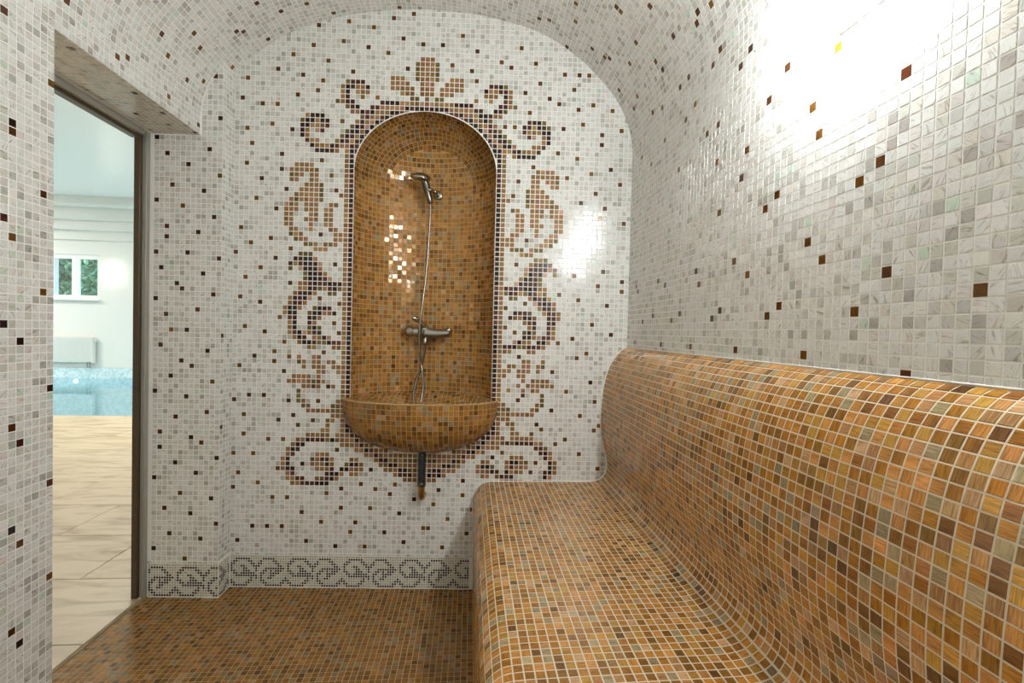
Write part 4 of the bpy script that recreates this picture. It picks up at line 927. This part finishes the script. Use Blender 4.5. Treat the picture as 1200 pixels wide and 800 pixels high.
for k in (0.09, 0.15): tube('pipe', [RW(RB1-k, HA1-0.09, 0.135), RW(RB1-k, HA1-0.09, -0.004)], 0.014, M_ALU, rd, 12, off=ro)
tube('valve', [RW(RB1+0.001, HA1-0.085, 0.64), RW(RB1+0.03, HA1-0.085, 0.64), RW(RB1+0.07, HA1-0.085, 0.64)], [0.014, 0.022, 0.020], M_PVC, rd, 14, off=ro)
# wall lamp of the hall: an opal half-globe on a base
hl = empty('wall_lamp', tuple(RW(-8.452, HA1-0.002, 2.29))); hlo = np.array(hl.location); tag(hl, 'lit opal globe wall lamp beside the pool hall window', 'lamp')
tube('base', [RW(-8.452, HA1-0.001, 2.29), RW(-8.452, HA1-0.02, 2.29), RW(-8.452, HA1-0.035, 2.29)], [0.10, 0.10, 0.075], M_PVC, hl, 24, off=hlo)
tz = np.linspace(0, PI/2, 9); tube('globe', [RW(-8.452, HA1-0.036-0.10*math.sin(t), 2.29) for t in tz], np.maximum(0.155*np.cos(tz), 0.003), emis('hall_lamp_glass', (1, 0.9, 0.74), 16.0), hl, 24, off=hlo)
# ceiling fittings added to light the hall, unseen on both sides of the view
gfit = 'added square fill lights under the pool hall ceiling'
for fb_, fa_, where in ((-3.2, 3.6, 'over the near edge of the pool beside the doorway wall'), (-3.2, 7.6, 'over the doorway wall side close to the window wall'), (-11.2, 3.0, 'over the near edge of the pool by the outer side wall'), (-11.2, 7.6, 'by the outer side wall close to the window wall')):
    f_ = empty('added_ceiling_light', tuple(RW(fb_, fa_, HZ))); fo = np.array(f_.location); tag(f_, 'added unseen square fill light '+where, 'fill light', gfit)
    rbox('housing', fb_-0.62, fb_+0.62, fa_-0.62, fa_+0.62, HZ-0.05, HZ-0.001, M_PVC, f_, 0.004, off=fo)
    ld = bpy.data.lights.new('fill_panel', 'AREA'); ld.energy = HALL_WATTS; ld.size = 1.15; ld.color = (1.0, 0.98, 0.94)
    lo_ = bpy.data.objects.new('fill_panel', ld); link(lo_, f_); lo_.location = (0, 0, -0.056)

# ---- garden behind the window
M_LEAF, nt, b = newmat('leaves'); L = nt.links
vo = nt.nodes.new('ShaderNodeTexNoise'); vo.inputs['Scale'].default_value = 2.5; tc = nt.nodes.new('ShaderNodeTexCoord'); L.new(tc.outputs['Object'], vo.inputs['Vector'])
rp = nt.nodes.new('ShaderNodeValToRGB'); e = rp.color_ramp.elements; e[0].position = 0.35; e[0].color = (*srgb(84, 132, 96), 1); e[1].position = 0.65; e[1].color = (*srgb(158, 204, 158), 1); L.new(vo.outputs['Fac'], rp.inputs[0]); L.new(rp.outputs[0], b.inputs['Base Color'])
b.inputs['Roughness'].default_value = 0.5
M_BARK = simple('bark', srgb(84, 70, 56), 0.9, noise=0.2); M_GRASS = simple('grass', srgb(90, 128, 70), 0.9, noise=0.2, nscale=3)
tag(rbox('ground', -22, 4, HA1+0.3, 24, -0.4, -0.1, M_GRASS), 'lawn outside the pool hall', kind='structure')
def tree(b_, a_, h, r, label):
    t_ = empty('garden_tree', tuple(RW(b_, a_, -0.1))); tag(t_, label, 'tree', 'trees behind the pool hall window')
    tube('trunk', [(0, 0, 0), (0.03, 0, h*0.3), (0, 0.05, h*0.7)], [0.11, 0.08, 0.03], M_BARK, t_, 8)
    n_ = 7000; d = RNG.standard_normal((n_, 3)); d /= np.linalg.norm(d, axis=1)[:, None]; c = d*(RNG.random((n_, 1))**0.4)*np.array([r, r, h*0.42])+np.array([0, 0, h*0.58])
    u = RNG.standard_normal((n_, 3)); u /= np.linalg.norm(u, axis=1)[:, None]; v = np.cross(u, RNG.standard_normal((n_, 3))); v /= np.linalg.norm(v, axis=1)[:, None]; s = 0.10
    V = np.stack([c-u*s, c+v*s*0.5, c+u*s, c-v*s*0.5], 1).reshape(-1, 3); F = np.arange(n_*4).reshape(-1, 4)
    f_ = mesh_obj('foliage', V, F.tolist(), M_LEAF, t_); f_['kind'] = 'stuff'
tree(-12.5, 14.0, 4.6, 1.2, 'bushy green garden tree seen through the left sash')
tree(-10.1, 12.9, 4.2, 0.8, 'slender green garden tree seen through the right sash')
tree(-11.2, 18.0, 6.0, 1.5, 'tall green garden tree behind the two others')
